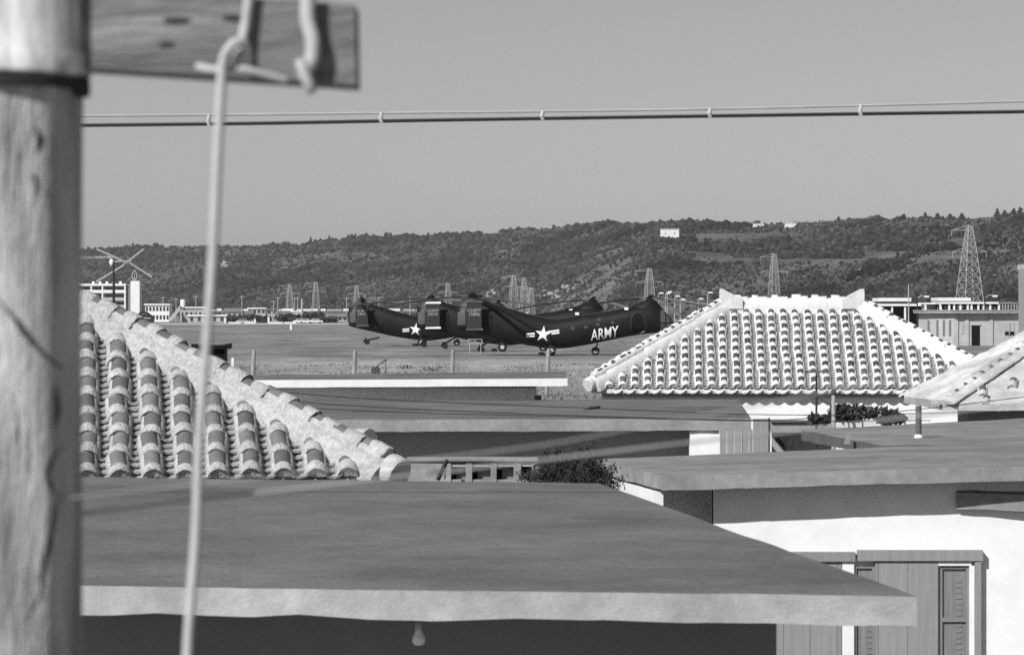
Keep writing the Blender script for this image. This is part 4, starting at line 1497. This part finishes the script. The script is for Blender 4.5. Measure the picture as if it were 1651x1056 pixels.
# boxed soffit board under the eave
MB().prism([f2.C + f2.e * .25 + f2.n * .1 - Vector((0, 0, .17)), f2.C + f2.e * 8.15 + f2.n * .1 - Vector((0, 0, .17)), f2.C + f2.e * 8.15 + f2.n * .1 - Vector((0, 0, .105)), f2.C + f2.e * .25 + f2.n * .1 - Vector((0, 0, .105))], f2.n * .08).build('eave_board', M_fascia2, t2)

# right-edge tiled roof seen along its corner
crest3 = variants('ridge_tile', [M_tile2, M_plaster3], r=.080, length=.28, band=.14, side=40, raise_=.008, seg=8)
t3 = thing('tiled_house', 'tiled house at the right edge, its roof smeared with streaked plaster', 'house', (gx(1700, 50), 50, 0))
Nn, Aa, Rr_, Ap, Bb = P(1520, 650, 48.0), P(1456, 639, 53.5), P(2050, 655, 46.5), P(1765, 482, 51.2), P(1990, 640, 54)
dz = Vector((0, 0, -.12))
r3 = MB().add([Nn, Aa, Bb, Rr_, Ap, Nn + dz, Aa + dz, Bb + dz, Rr_ + dz], [(1, 0, 4), (0, 3, 4), (2, 1, 4), (3, 2, 4), (0, 1, 6, 5), (0, 5, 8, 3), (1, 2, 7, 6), (2, 3, 8, 7), (5, 6, 7, 8)]).build('roof', M_plaster3, t3)
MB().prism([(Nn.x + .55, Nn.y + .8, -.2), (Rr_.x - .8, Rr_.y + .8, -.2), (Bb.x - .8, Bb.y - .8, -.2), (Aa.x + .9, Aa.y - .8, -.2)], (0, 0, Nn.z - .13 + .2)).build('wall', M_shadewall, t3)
m, d, sd, up = ridge_sweep((Nn, Ap), .5, .055, .014)
h3 = m.build('hip_ridge', M_plaster3, t3, smooth=60)
crest_tiles(h3, Nn + (Ap - Nn) * .02, Ap, .055, crest3, .27, 1.0, .7)
m, d, sd, up = ridge_sweep((Aa, Ap), .34, .05, .014)
m.build('hip_ridge', M_plaster3, t3, smooth=60)
# low plastered-over tile rows on its two visible faces
nl = (Nn - Aa).cross(Ap - Aa).normalized()
if nl.z < 0: nl = -nl
e1 = (Nn - Aa)
def inface(o, a, b, u, v): return o + a * u + b * v
fc3 = Face(Nn, (Rr_ - Nn), Vector((0, 1, 0)), (Ap.z - Nn.z) / (Ap.y - Nn.y))
for k in range(9):
    a = .45 + k * .27
    kk = 0
    while kk * .27 < min(3.0, a * 1.35 - .3):
        if random.random() < .13:
            piece('cap_tile', random.choice(crest3), Matrix.Translation(Vector((0, 0, 0))) @ fc3.M(a, kk * .27, -.062, random.uniform(.9, 1.02), random.uniform(-.1, .1)), r3)
        kk += 1
fl = Face(Aa, (Nn - Aa), Vector((1, .35, 0)), .5)
for k in range(14):                                    # trowelled seams of the left face
    u = .06 + k * .066
    p = Aa.lerp(Nn, u)
    q = p.lerp(Ap, .93)
    MB().tube([p + nl * .0, p.lerp(q, .5) + nl * .012, q], .04, 6).build('plastered_row', M_plaster3, r3)

# ------------------------------------------------------------------ flat-roofed houses
def prism_wall(pts, z0, z1, name, m, parent):
    return MB().prism([(x, y, z0) for x, y in pts], (0, 0, z1 - z0)).build(name, m, parent)


# A: the near flat roof
ta = thing('flat_roof_house', 'nearest house with broad flat grey concrete roof and bare bulb under the eave', 'house', (-1, 16, 0))
A_top = [P(-150, 939.5, 12.79), P(1478, 961.5, 12.14), P(965, 779, 20.35), P(-150, 766, 21.3)]
slab('roof', A_top, .125, [M_rooftop, M_fascia], ta, .06, .011)
zA = A_top[0].z - .127
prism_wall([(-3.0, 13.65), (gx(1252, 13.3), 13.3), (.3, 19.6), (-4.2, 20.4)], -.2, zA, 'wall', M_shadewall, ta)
# bulb
tb = thing('light_bulb', 'bare glass light bulb hanging under the nearest concrete eave', 'light bulb', P(675, 1000, 12.75))
bc = P(675, 992, 12.75)
zS = 4.4 - 1.222 - .13
MB().box((bc.x - .04, bc.y - .03, bc.z - .026), (bc.x + .04, bc.y + .03, zS + .02)).build('ceiling_plate', M_darkwood, tb)
MB().lathe([(.014, -.026), (.017, -.05), (.0155, -.056)], bc, 12).build('socket', M_fargrey, tb, smooth=40)
MB().lathe([(.0145, -.056), (.0155, -.07), (.022, -.085), (.029, -.098), (.0305, -.108), (.028, -.121), (.019, -.131), (.004, -.134)], bc, 18).build('bulb', M_bulb, tb, smooth=True)

# B: white house at the right
tB = thing('flat_roof_house', 'white-walled house at right with shuttered windows under a sloping grey slab', 'house', (4, 29, 0))
B_top = [P(1068, 767, 27.0), P(1800, 746.5, 27.05), P(1800, 706, 33), P(957, 740, 29.9)]
slab('roof', B_top, .14, [M_rooftop2, M_fascia2], tB, .08, .01)
YB = 27.34
zB = gz(768, 27) - .145
zBr = gz(746.5, 27.05) - .145
# front wall top follows the slab
def wall_poly(p0, p1, ztop0, ztop1, th, name, m, parent):
    q = [(p0[0], p0[1], -.2), (p1[0], p1[1], -.2), (p1[0], p1[1], ztop1), (p0[0], p0[1], ztop0)]
    d = Vector((p1[1] - p0[1], -(p1[0] - p0[0]), 0)).normalized() * -th
    return MB().prism(q, d).build(name, m, parent)
def zroofB(px): return zB + (zBr - zB) * (px - 1068) / (1800 - 1068) - .004
wall_poly((gx(1150, YB), YB), (gx(1800, YB), YB), zroofB(1150), zroofB(1800), .2, 'wall', M_white, tB)
wall_poly((gx(1150, YB), YB + .9), (gx(1150, YB), YB + .02), zroofB(1150) - .004, zroofB(1150) - .004, .15, 'wall', M_white, tB)
wall_poly((gx(1045, 27.95), 27.95), (gx(1150, 27.95) + .05, 27.95), zroofB(1054) - .006, zroofB(1150) - .008, .15, 'wall', M_white, tB)
wall_poly((.90, 29.85), (gx(1053, 27.22), 27.22), gz(740, 29.9) - .155, zroofB(1068) - .012, .1, 'wing_wall', M_white, tB)
# shutters, windows and hood
hood = MB().pbox(1383, 1585, 887, 904, YB - .085, .085).build('window_hood', M_wood, tB)
MB().pbox(1225, 1379, 890, 905, YB - .08, .08).build('window_hood', M_wood, tB)
for a, b in ((1252, 1263), (1263.6, 1306), (1306.6, 1349), (1349.6, 1357)):
    MB().pbox(a, b, 905, 1190, YB - .05, .05).build('shutter_board', M_wood, tB)
MB().pbox(1358, 1377, 906, 1190, YB - .052, .05).build('window_jamb', M_white, tB)
for a, b in ((1411, 1416), (1416.6, 1463), (1463.6, 1512)):
    MB().pbox(a, b, 905, 1190, YB - .06, .055).build('shutter_board', M_wood, tB)
def window(a, b, top, label_rail):
    w = MB().pbox(a, b, top, 1190, YB - .006, .03).build('window', M_curtain, tB)
    MB().pbox(a, a + 3.5, top, 1190, YB - .03, .02).build('frame', M_frame, w)
    MB().pbox(b - 4.5, b, top, 1190, YB - .03, .02).build('frame', M_frame, w)
    MB().pbox(a + 3.6, b - 4.6, top, top + 3, YB - .03, .02).build('frame', M_frame, w)
    if label_rail:
        MB().pbox(a + 3.6, b - 4.6, 995, 1002, YB - .03, .02).build('frame', M_frame, w)
    for k in range(9 if b - a < 35 else 14):                    # stack of dishes / slats behind the pane
        y0 = (1005 if b - a < 35 else 935) + k * 9
        x0 = a + (b - a) * (.62 if b - a < 35 else .55)
        MB().pbox(x0, x0 + 9, y0, y0 + 3.4, YB - .012, .008).build('slat', M_frame, w)
window(1377.5, 1410.5, 913, False)
window(1516, 1562, 914, True)
MB().pbox(1512.5, 1566, 905.5, 911.5, YB - .056, .05).build('window_jamb', M_white, tB)
MB().pbox(1563, 1571, 911.6, 1190, YB - .056, .05).build('window_jamb', M_white, tB)
MB().pbox(1572, 1582, 905, 1190, YB - .075, .075).build('window_jamb', M_wood, tB)
# canopy slab at the right edge
tc = thing('canopy_slab', 'rough grey concrete canopy slab jutting in at the right edge', 'canopy', P(1640, 800, 26.6))
slab('slab', [P(1542, 794, 27.28), P(1900, 806, 27.14), P(1900, 798, 27.335), P(1543, 790, 27.335)], .16, [M_rooftop2, M_fascia2], tc, .06, .012)

# C: middle grey roof
tC = thing('flat_roof_house', 'long grey flat-roofed house in the middle with rough fascia and shaded wall', 'house', (0, 50, 0))
C_top = [P(470, 677.5, 46), P(1211, 674.5, 46), P(1190, 644, 56), P(440, 646, 56)]
slab('roof', C_top, .195, [M_rooftop, M_fascia2], tC, .12, .012)
zC = gz(676, 46) - .2
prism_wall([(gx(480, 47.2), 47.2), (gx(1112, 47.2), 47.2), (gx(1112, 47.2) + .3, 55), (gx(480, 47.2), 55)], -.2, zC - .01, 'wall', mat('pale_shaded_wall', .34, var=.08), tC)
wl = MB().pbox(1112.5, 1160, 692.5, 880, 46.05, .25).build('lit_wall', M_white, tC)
# D: white fascia roof
tD = thing('flat_roof_house', 'low house with crisp white roof edge just before the airfield fence', 'house', (-2, 60, 0))
D_top = [P(300, 613.5, 57), P(915, 610, 57), P(912, 599, 63), P(300, 606, 63)]
slab('roof', D_top, .15, [M_rooftop, M_whitefascia], tD, .12, .006)
prism_wall([(gx(310, 57.9), 57.9), (gx(865, 57.9), 57.9), (gx(865, 57.9), 62.5), (gx(310, 57.9), 62.5)], -.2, gz(613.5, 57) - .17, 'wall', M_white, tD)
MB().pbox(862, 873, 638, 650, 57.2, .3).build('storage_box', M_black, label='small black box at the end of the white-edged house', cat='box')
# E: flat roof behind the white house
tE = thing('flat_roof_house', 'flat grey roof behind the white house carrying a vent pipe', 'house', (6, 36, 0))
E_top = [P(1421, 718, 32.2), P(1900, 716, 32.6), P(1900, 661, 41), P(1292, 693, 36)]
slab('roof', E_top, .13, [M_rooftop2, mat('dark_roof_edge', .1, var=.25, scale=6)], tE, .1, .01)
zE = gz(718, 32.2) - .14
prism_wall([(gx(1421, 32.2) + .4, 33.6), (gx(1900, 33), 33.6), (gx(1900, 40), 40), (gx(1292, 36) + .9, 36.4)], -.2, zE - .02, 'wall', M_white, tE)
c = P(1481, 707, 34)
t = thing('vent_pipe', 'short upright vent pipe on the flat roof at right', 'pipe', c)
MB().tube([c, c + Vector((0, 0, .39))], .038, 10).build('pipe', mat('dull_pipe', .1, var=.2, scale=8), t, smooth=40)
MB().lathe([(.06, -.02), (.05, .03), (.04, .05)], c, 10).build('collar', M_white, t)
c = P(1367, 716, 33.2)
MB().prism([P(1362, 716, 33.2), P(1371, 716, 33.2), P(1371, 700, 33.2), P(1368, 700, 33.2)], (0, .12, 0)).build('roof_vent', M_fascia2, label='small wedge-shaped vent at the corner of the rear flat roof', cat='vent')

# stick lying on roof C
m = MB(); m.tube([P(936, 664, 50.2), P(952, 660, 50.4), P(966, 656.5, 50.8)], .03, 5); m.tube([P(951, 657.5, 50.7), P(966, 656.8, 50.8)], .025, 5)
m.build('stick', M_darkwood, label='dark stick lying on the middle grey roof', cat='stick')

# plank fence and clutter right of roof C
tf = thing('plank_fence', 'grey fence of upright planks beside the white wall', 'fence', (gx(1200, 45.6), 45.6, 0))
pp = [1160.5, 1172, 1184, 1196, 1208, 1214]
for a, b in zip(pp, pp[1:]):
    MB().pbox(a + .4, b - .4, 692.5, 890, 45.8 + random.uniform(0, .03), .03).build('plank', M_wood, tf)
for a, b in ((1214.5, 1227), (1227.5, 1239)):
    MB().pbox(a, b, 675, 890, 45.6, .03).build('plank', M_wood, tf)
MB().pbox(1239.3, 1241.6, 674, 890, 45.55, .1).build('post', M_darkwood, tf)
tg = thing('lean_to', 'low pale lean-to roof between plank fence and rear flat roof', 'shed', (gx(1290, 46), 46, 0))
MB().pbox(1243, 1345, 681, 697, 46.2, 1.2).build('roof', M_wood, tg)
MB().pbox(1243, 1320, 680.2, 681, 46.15, .05).build('roof_edge', M_darkwood, tg)
MB().pbox(1245, 1345, 697.1, 890, 47, .1).build('wall', M_fascia, tg)
for a, b, c_, d_ in ((1252, 706, 1268, 724), (1270, 722, 1277, 704), (1287, 704, 1282, 724), (1303, 724, 1310, 706)):
    MB().beam(P(a, b, 45.9), P(c_, d_, 45.9), .06).build('leaning_timber', M_darkwood, label={1252: 'dark timber leaning left-most against the lean-to', 1270: 'dark timber leaning second from the plank fence', 1287: 'dark timber leaning third from the plank fence', 1303: 'dark timber leaning nearest the rear flat roof'}[a], cat='timber', group='timbers against the lean-to')

# concrete-block shed with barred openings behind the near roof
ts = thing('garden_shed', 'pale shed with a row of barred dark openings behind the near roof', 'shed', (gx(760, 42), 42, 0))
Ys = 42
MB().pbox(655, 868, 739.5, 743, Ys - .04, .6).build('roof', M_fascia2, ts)
prism_wall([(gx(655, Ys), Ys + .25), (gx(868, Ys), Ys + .25), (gx(868, Ys), Ys + .5), (gx(655, Ys), Ys + .5)], -.2, gz(743.2, Ys), 'back_wall', M_black, ts)  # black sheet painting the shade inside the openings
for a, b in ((655, 727), (751, 761), (791, 800.5), (828, 840), (856, 868)):
    MB().pbox(a, b, 743.2, 1000, Ys, .18).build('post', M_fascia2, ts)
MB().pbox(727, 856, 773, 1000, Ys + .02, .15).build('lower_wall', M_fascia2, ts)
for a, b in ((727, 751), (761, 791), (800.5, 828), (840, 856)):
    MB().pbox(a, b, 748, 751.5, Ys + .03, .05).build('bar', M_farwhite, ts)
    MB().pbox(a, b, 743.3, 746, Ys + .03, .1).build('bar', M_fascia, ts)
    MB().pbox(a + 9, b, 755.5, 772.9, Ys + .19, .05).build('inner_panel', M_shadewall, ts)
for q, lab in (([(706, 773), (721, 741)], 'thick black pole leaning beside the barred shed'), ([(717, 772), (719, 744)], 'thin dark stake beside the leaning black pole')):
    MB().beam(P(*q[0], Ys - .4), P(*q[1], Ys - .25), .02 if 'thin' in lab else .045).build('leaning_pole', M_darkwood, label=lab, cat='pole')


# ------------------------------------------------------------------ garden plants
def conifer_shrub():
    Yb = 25
    t = thing('conifer_shrub', 'dark feathery conifer shrub rising behind the near flat roof', 'shrub', (gx(930, Yb), Yb, 0))
    m = MB(); pts = []; dirs = []
    outline = [(862, 800, 764), (880, 800, 744), (898, 800, 746), (915, 800, 741), (935, 800, 738), (952, 800, 738), (965, 805, 748), (976, 815, 758), (984, 820, 770), (870, 800, 757), (945, 800, 745), (925, 800, 748), (905, 800, 750)]
    for (px, pb, ptp) in outline:
        for r in range(3):
            dy = random.uniform(-.5, .5)
            a = Vector((gx(px + random.uniform(-8, 8), Yb), Yb + dy, 1.2)); b = P(px + random.uniform(-9, 9), ptp + random.uniform(-3, 12), Yb + dy)
            m.tube([a, a.lerp(b, .5) + Vector((random.uniform(-.05, .05), 0, 0)), b], [.02, .012, .004], 4)
            for k in range(60):
                f = random.uniform(.35, 1.03)
                q = a.lerp(b, f)
                pts.append((q.x + random.gauss(0, .05), q.y + random.gauss(0, .06), q.z + random.gauss(0, .03)))
    m.build('stem', M_darkwood, t)
    pts = np.array(pts)
    allp = np.repeat(pts, 9, 0) + rng.normal(0, .022, (len(pts) * 9, 3))
    V, Fc = leaves(allp, rng.uniform(.008, .018, len(allp)), elong=3.0, up=1.0)
    raw_obj('foliage', V, Fc, mat('conifer_needle', .04, var=.4, scale=6, island=.5, rough=.9, spec=.05), t)


conifer_shrub()
bush(1392, 668, 43.8, .52, .16, 'dark broad-leaved shrub before the white wall of the tiled house', 900, .075, z0=gz(683, 43.8) - 1)
bush(1432, 676, 43.5, .28, .09, 'low dark shrub right of the broad-leaved one', 300, .07, z0=gz(683, 43.5) - 1)
bush(1322, 676, 43.0, .18, .10, 'small dark shrub around the foot of the aerial mast', 200, .07, z0=gz(686, 43.0) - 1)
bush(877, 738, 26.5, .05, .07, 'tiny sprig poking up left of the conifer shrub', 60, .03, z0=gz(760, 26.5))
bush(900, 735, 26.5, .05, .06, 'tiny sprig poking up above the conifer shrub', 60, .03, z0=gz(760, 26.5))

# ------------------------------------------------------------------ small rooftop things
c = P(338, 556, 27)
t = thing('chimney', 'sooty black chimney with flared cap behind the left plaster ridge', 'chimney', (c.x, c.y, 1))
MB().pbox(316, 362, 563, 700, 26.9, .28).build('stack', M_black, t)
MB().prism([P(308, 555, 26.85), P(308, 562.8, 26.85), P(367, 562.8, 26.85), P(368, 554, 26.85), P(355, 556.5, 26.85), P(322, 557, 26.85)], (0, .4, 0)).build('cap', M_black, t)


def rod(m, a, b, Y, r, dy=0): m.tube([P(*a, Y), P(*b, Y + dy)], r, 6)
Yt = 25.5
t = thing('roof_aerial', 'television aerial with crossed rods on a dark mast above the left ridge', 'aerial', P(183, 520, Yt))
MB().tube([P(182.5, 540, Yt), P(183.5, 470, Yt), P(183, 420, Yt)], [.013, .012, .010], 8).build('mast', M_darkwood, t)
m = MB(); rod(m, (181, 422), (212, 421), Yt, .007); rod(m, (198, 427), (212, 420), Yt, .006); m.build('boom', M_steel, t)
for a, b, dy in (((156, 402), (203, 423), -.3), ((209, 424), (245, 447), .3), ((209, 420), (232, 402), .25), ((155, 455), (200, 428), -.25)):
    m = MB(); rod(m, a, b, Yt + (0 if dy > 0 else 0), .0085); m.build('rod', M_steel, t)
MB().lathe([(.012, -.03), (.02, -.01), (.02, .012), (.008, .03)], P(180, 423, Yt), 10).build('insulator', M_white, t)

Yt = 43
t = thing('roof_aerial', 'thin dark television aerial mast in front of the white tiled roof', 'aerial', P(1316, 690, Yt))
MB().tube([P(1316, 720, Yt), P(1316.5, 598, Yt)], [.018, .014], 6).build('mast', M_darkwood, t)
m = MB(); rod(m, (1298, 599), (1336, 599), Yt, .008); m.build('boom', M_darkwood, t)
for k in range(7):
    px = 1299 + 6 * k
    m = MB(); m.tube([P(px + 7, 597 - .5, Yt + .5), P(px - 7, 601, Yt - .5)], .006, 5); m.build('rod', M_steel, t)
m = MB(); rod(m, (1316, 640), (1345, 655), Yt, .006); m.build('stay', M_darkwood, t)
t = thing('garden_post', 'pale upright post with a dark cap beside the aerial mast', 'post', P(1344, 690, 42))
MB().tube([P(1344, 830, 42), P(1344, 637, 42)], .033, 10).build('shaft', M_fascia, t, smooth=40)
MB().lathe([(.035, 0), (.045, .02), (.042, .06), (.02, .085)], P(1344, 637, 42), 10).build('cap', M_darkwood, t)

# ------------------------------------------------------------------ overhead lines
def cable(pts, Y0, Y1, r, name, m, label, sub=6, cat='cable', group=None):
    q = []
    n = len(pts)
    for i, (a, b) in enumerate(pts):
        q.append(P(a, b, Y0 + (Y1 - Y0) * i / (n - 1)))
    # smooth
    out = []
    for i in range(n - 1):
        p0, p1, p2, p3 = q[max(0, i - 1)], q[i], q[i + 1], q[min(n - 1, i + 2)]
        for k in range(sub):
            u = k / sub
            out.append(.5 * ((2 * p1) + (p2 - p0) * u + (2 * p0 - 5 * p1 + 4 * p2 - p3) * u * u + (3 * p1 - p0 - 3 * p2 + p3) * u ** 3))
    out.append(q[-1])
    mb = MB().tube(out, r, 8)
    return mb, out


tt = thing('telephone_cable', 'black telephone cable hung from a pale messenger wire across the sky', 'cable', P(825, 190, 17))
main = [(-900, 206), (-300, 206), (0, 205), (135, 202.5), (400, 199.5), (620, 195.5), (875, 191.5), (1145, 187.5), (1390, 184), (1651, 180.5), (1950, 176), (2700, 163)]
mess = [(-900, 186), (-300, 188), (0, 188), (135, 187.2), (400, 185), (620, 182.5), (875, 180), (1145, 176), (1390, 170.5), (1651, 163.5), (1950, 154), (2700, 132)]
mb, pts = cable(main, 17, 17, .0105, 'cable', M_wire, '')
mb.build('cable', M_wire, tt, smooth=40)
mb, pts = cable(mess, 17, 17, .0072, 'messenger', M_wirel, '')
mb.build('messenger_wire', M_steel, tt, smooth=40)
for px in (337, 615, 875, 1145, 1388):
    a = float(np.interp(px, [p[0] for p in main], [p[1] for p in main])); b = float(np.interp(px, [p[0] for p in mess], [p[1] for p in mess]))
    m = MB(); m.tube([P(px + 1, a + 3.5, 16.99), P(px - 1.5, a - 4, 16.985), P(px + .5, b - 1, 16.99)], [.010, .014, .009], 8)
    m.build('hanger_clip', M_wirel, tt, smooth=40)

for pts, Y0, Y1, r, m_, lab in (([(-60, 850), (135, 827), (480, 787), (770, 754), (1000, 726.5), (1115, 713), (1240, 700), (1372, 685), (1484, 670), (1651, 651), (1800, 634)], 3.2, 3.6, .0017, mat('grey_cable', .35), 'pale blurred service cable sagging low across all the roofs'),
                               ([(-60, 820), (135, 800), (480, 763), (842, 722), (1015, 692), (1160, 665), (1330, 632), (1500, 600), (1700, 560)], 3.0, 3.5, .0010, mat('grey_cable', .35), 'thinner blurred service wire rising to the right over the roofs'),
                               ):
    mb, q = cable(pts, Y0, Y1, r, '', None, '')
    mb.build('service_cable', m_, label=lab, cat='cable', smooth=40)
for pts, Yw, lab in (([(380, 625), (600, 643), (1000, 660), (1215, 668), (1400, 668), (1651, 662)], 38, 'thin dark wire sagging over the middle grey roof, uppermost of three'),
                     ([(380, 640), (600, 656), (900, 669), (1215, 677), (1330, 672), (1480, 660), (1651, 640)], 38, 'thin dark wire sagging over the middle grey roof, middle of three'),
                     ([(380, 650), (600, 663), (900, 671), (1215, 678.5), (1500, 678)], 39, 'thin dark wire sagging over the middle grey roof, lowest of three')):
    mb, q = cable(pts, Yw, Yw, .0055, '', None, '')
    mb.build('wire', M_wire, label=lab, cat='wire')

# ------------------------------------------------------------------ utility pole, cross-arm and rope close to the camera
Yp = 3.1
sp = F / Yp
t = thing('utility_pole', 'weathered timber pole standing close at the left edge', 'pole', (gx(8, Yp), Yp, 0))
cx = gx(0, Yp)
rp = gx(131, Yp) - cx
V, Fc = [], []
seg, rows = 48, 120
for i in range(rows + 1):
    z = 0 + 5.4 * i / rows
    for k in range(seg):
        a = 2 * math.pi * k / seg
        nn = mnoise.noise(Vector((math.cos(a) * 5, math.sin(a) * 5, z * .9))) * .004 + mnoise.noise(Vector((math.cos(a) * 2, math.sin(a) * 2, z * 2.3))) * .003
        r_ = rp * (1.03 - .008 * z) + nn
        V.append((cx + r_ * math.cos(a), Yp + r_ * math.sin(a), z))
for i in range(rows):
    for k in range(seg):
        Fc.append((i * seg + k, i * seg + (k + 1) % seg, (i + 1) * seg + (k + 1) % seg, (i + 1) * seg + k))
Fc.append(tuple(rows * seg + k for k in range(seg)))
MB().add(V, Fc).build('shaft', M_pole, t, smooth=50)
zb = gz(100, Yp - rp)
M_collar = mat('pale_collar', .62, var=.3, scale=14, stretch=(3, 3, .8), stain=.3, stain_scale=7)
MB().lathe([(rp * 1.02, .30), (rp * 1.05, .28), (rp * 1.05, .02), (rp * 1.11, .012), (rp * 1.11, -.008), (rp * 1.02, -.012)], (cx, Yp, zb), 40).build('collar', M_collar, t, smooth=35)
MB().lathe([(rp * 1.085, -.014), (rp * 1.085, -.022), (rp * 1.0, -.024)], (cx, Yp, zb), 40).build('band', M_darkwood, t, smooth=35)
MB().tube([(cx + rp * .9, Yp - .02, zb - .022), (cx + rp * 1.13, Yp - .02, zb - .022)], .011, 8).build('bolt', M_darkwood, t)

def on_pole(px, py, lift=.0015):
    x = gx(px, Yp - rp * .8)
    z = gz(py, Yp - rp * .8)
    r_ = rp * (1.03 - .008 * z) + .004
    return Vector((x, Yp - math.sqrt(max(1e-6, r_ * r_ - (x - cx) ** 2)) - lift, z))


M_crack = mat('dark_crack', .05, var=.5, scale=20)
for pts, w0 in (([(-10, 470), (22, 505), (48, 545), (75, 575), (100, 598)], 9), ([(100, 720), (84, 735), (75, 765), (82, 790), (96, 800)], 7), ([(92, 800), (84, 850), (74, 900), (66, 960), (40, 1010)], 8),
                ([(62, 205), (66, 228), (62, 248)], 10), ([(56, 280), (62, 302), (58, 322)], 8), 
                ([(30, 640), (34, 700), (30, 760)], 4), ([(14, 180), (18, 260), (14, 330)], 4), ([(88, 620), (92, 660), (88, 690)], 6)):
    m = MB(); V_ = []
    n_ = (len(pts) - 1) * 4
    for i in range(n_ + 1):
        f = i / n_ * (len(pts) - 1); k = min(int(f), len(pts) - 2); u = f - k
        px = pts[k][0] * (1 - u) + pts[k + 1][0] * u; py = pts[k][1] * (1 - u) + pts[k + 1][1] * u
        w = w0 * math.sin(math.pi * (.06 + .88 * i / n_)) * random.uniform(.7, 1.2) * .5
        V_ += [on_pole(px - w, py), on_pole(px + w, py)]
    m.add(V_, [(2 * i, 2 * i + 1, 2 * i + 3, 2 * i + 2) for i in range(n_)])
    m.build('crack', M_crack, t)
Ya = Yp - .022
tca = thing('cross_arm', 'grey timber cross-arm bolted behind the near pole', 'cross-arm', P(350, 110, Ya))
M_arm = mat('cross_arm_timber', .24, var=.3, scale=6, stretch=(.6, 4, 5), bump=.5, bscale=40, stain=.4, stain_scale=3)
arm_f = [P(-500, 68, Ya), P(574, 137, Ya), P(572, 8, Ya), P(-500, -60, Ya)]
mm = MB().prism(arm_f, (0, .085, 0))
mm.build('beam', M_arm, tca)
for px, py in ((285, 33), (268, 72), (380, 30)):
    q = P(px, py, Ya - .001)
    m = MB(); k = 10
    m.add([q + Vector((.012 * math.cos(2 * math.pi * j / k) * (1.3 if py < 50 else .8), 0, .0035 * math.sin(2 * math.pi * j / k))) for j in range(k)], [tuple(range(k))])
    m.build('knot', M_darkwood, tca)
Yr = Ya - .012
def cable3(pts):
    q = [P(a, b, y) for a, b, y in pts]; out = []; n = len(q)
    for i in range(n - 1):
        p0, p1, p2, p3 = q[max(0, i - 1)], q[i], q[i + 1], q[min(n - 1, i + 2)]
        for k in range(6):
            u = k / 6
            out.append(.5 * ((2 * p1) + (p2 - p0) * u + (2 * p0 - 5 * p1 + 4 * p2 - p3) * u * u + (3 * p1 - p0 - 3 * p2 + p3) * u ** 3))
    out.append(q[-1]); return out
tr_ = thing('rope', 'long pale rope knotted at the cross-arm and hanging down to the frame bottom', 'rope', P(300, 1056, Yr))
MB().tube(cable3([(300, 1250, Yr - .05), (302, 1056, Yr - .04), (316, 860, Yr - .03), (322, 700, Yr - .03), (336, 520, Yr - .03), (344, 400, Yr - .03), (350, 270, Yr - .03), (356, 150, Yr - .03), (360, 100, Yr - .03), (370, 78, Yr - .032), (384, 68, Yr - .03), (395, 74, Yr - .025), (399, 92, Yr - .018), (396, 108, Yr - .012)]), .0054, 10).build('hanging_line', M_rope, tr_, smooth=True)
MB().tube(cable3([(408, -90, Yr + .003), (402, -10, Yr + .003), (396, 40, Yr + .003), (389, 80, Yr), (394, 104, Yr - .004)]), .0054, 10).build('upper_line', M_rope, tr_, smooth=True)
MB().tube(cable3([(318, 108, Yr - .006), (345, 113, Yr - .014), (388, 112, Yr - .02), (425, 121, Yr - .014), (462, 131, Yr - .004)]), .0046, 10).build('knot_wrap', M_rope, tr_, smooth=True)
MB().lathe([(.003, -.010), (.008, -.007), (.010, 0), (.008, .007), (.003, .010)], P(389, 94, Yr - .014), 14).build('knot', M_rope, tr_, smooth=True)
tr2 = thing('rope', 'thick pale rope end draped over the tip of the cross-arm', 'rope', P(500, 120, Yr))
MB().tube(cable3([(500, -120, Yr), (498, -20, Yr), (496, 30, Yr - .003), (504, 65, Yr - .004), (503, 95, Yr - .003), (492, 118, Yr - .002), (498, 132, Yr - .002)]), [.0085] * 32 + [.008, .0075, .007, .006, .005], 12).build('strand', M_rope, tr2, smooth=True)
MB().tube(cable3([(484, 98, Yr - .008), (490, 116, Yr - .01), (499, 138, Yr - .008), (502, 146, Yr - .004)]), .0065, 10).build('tail', M_rope, tr2, smooth=True)

# ------------------------------------------------------------------ the air between here and the hills
hm = bpy.data.materials.new('haze')
hm.use_nodes = True
hn = hm.node_tree
for nd in list(hn.nodes):
    if nd.type != 'OUTPUT_MATERIAL': hn.nodes.remove(nd)
pv_ = hn.nodes.new('ShaderNodeVolumePrincipled')
pv_.inputs['Color'].default_value = (.9, .9, .9, 1)
pv_.inputs['Density'].default_value = 0.00008
pv_.inputs['Anisotropy'].default_value = 0.2
hn.links.new(pv_.outputs[0], [nd for nd in hn.nodes if nd.type == 'OUTPUT_MATERIAL'][0].inputs['Volume'])
MB().box((-4200, -60, -1.6), (4200, 6200, 125)).build('haze', hm, label='thin pale haze over the airfield and hills', cat='haze', kind='stuff')
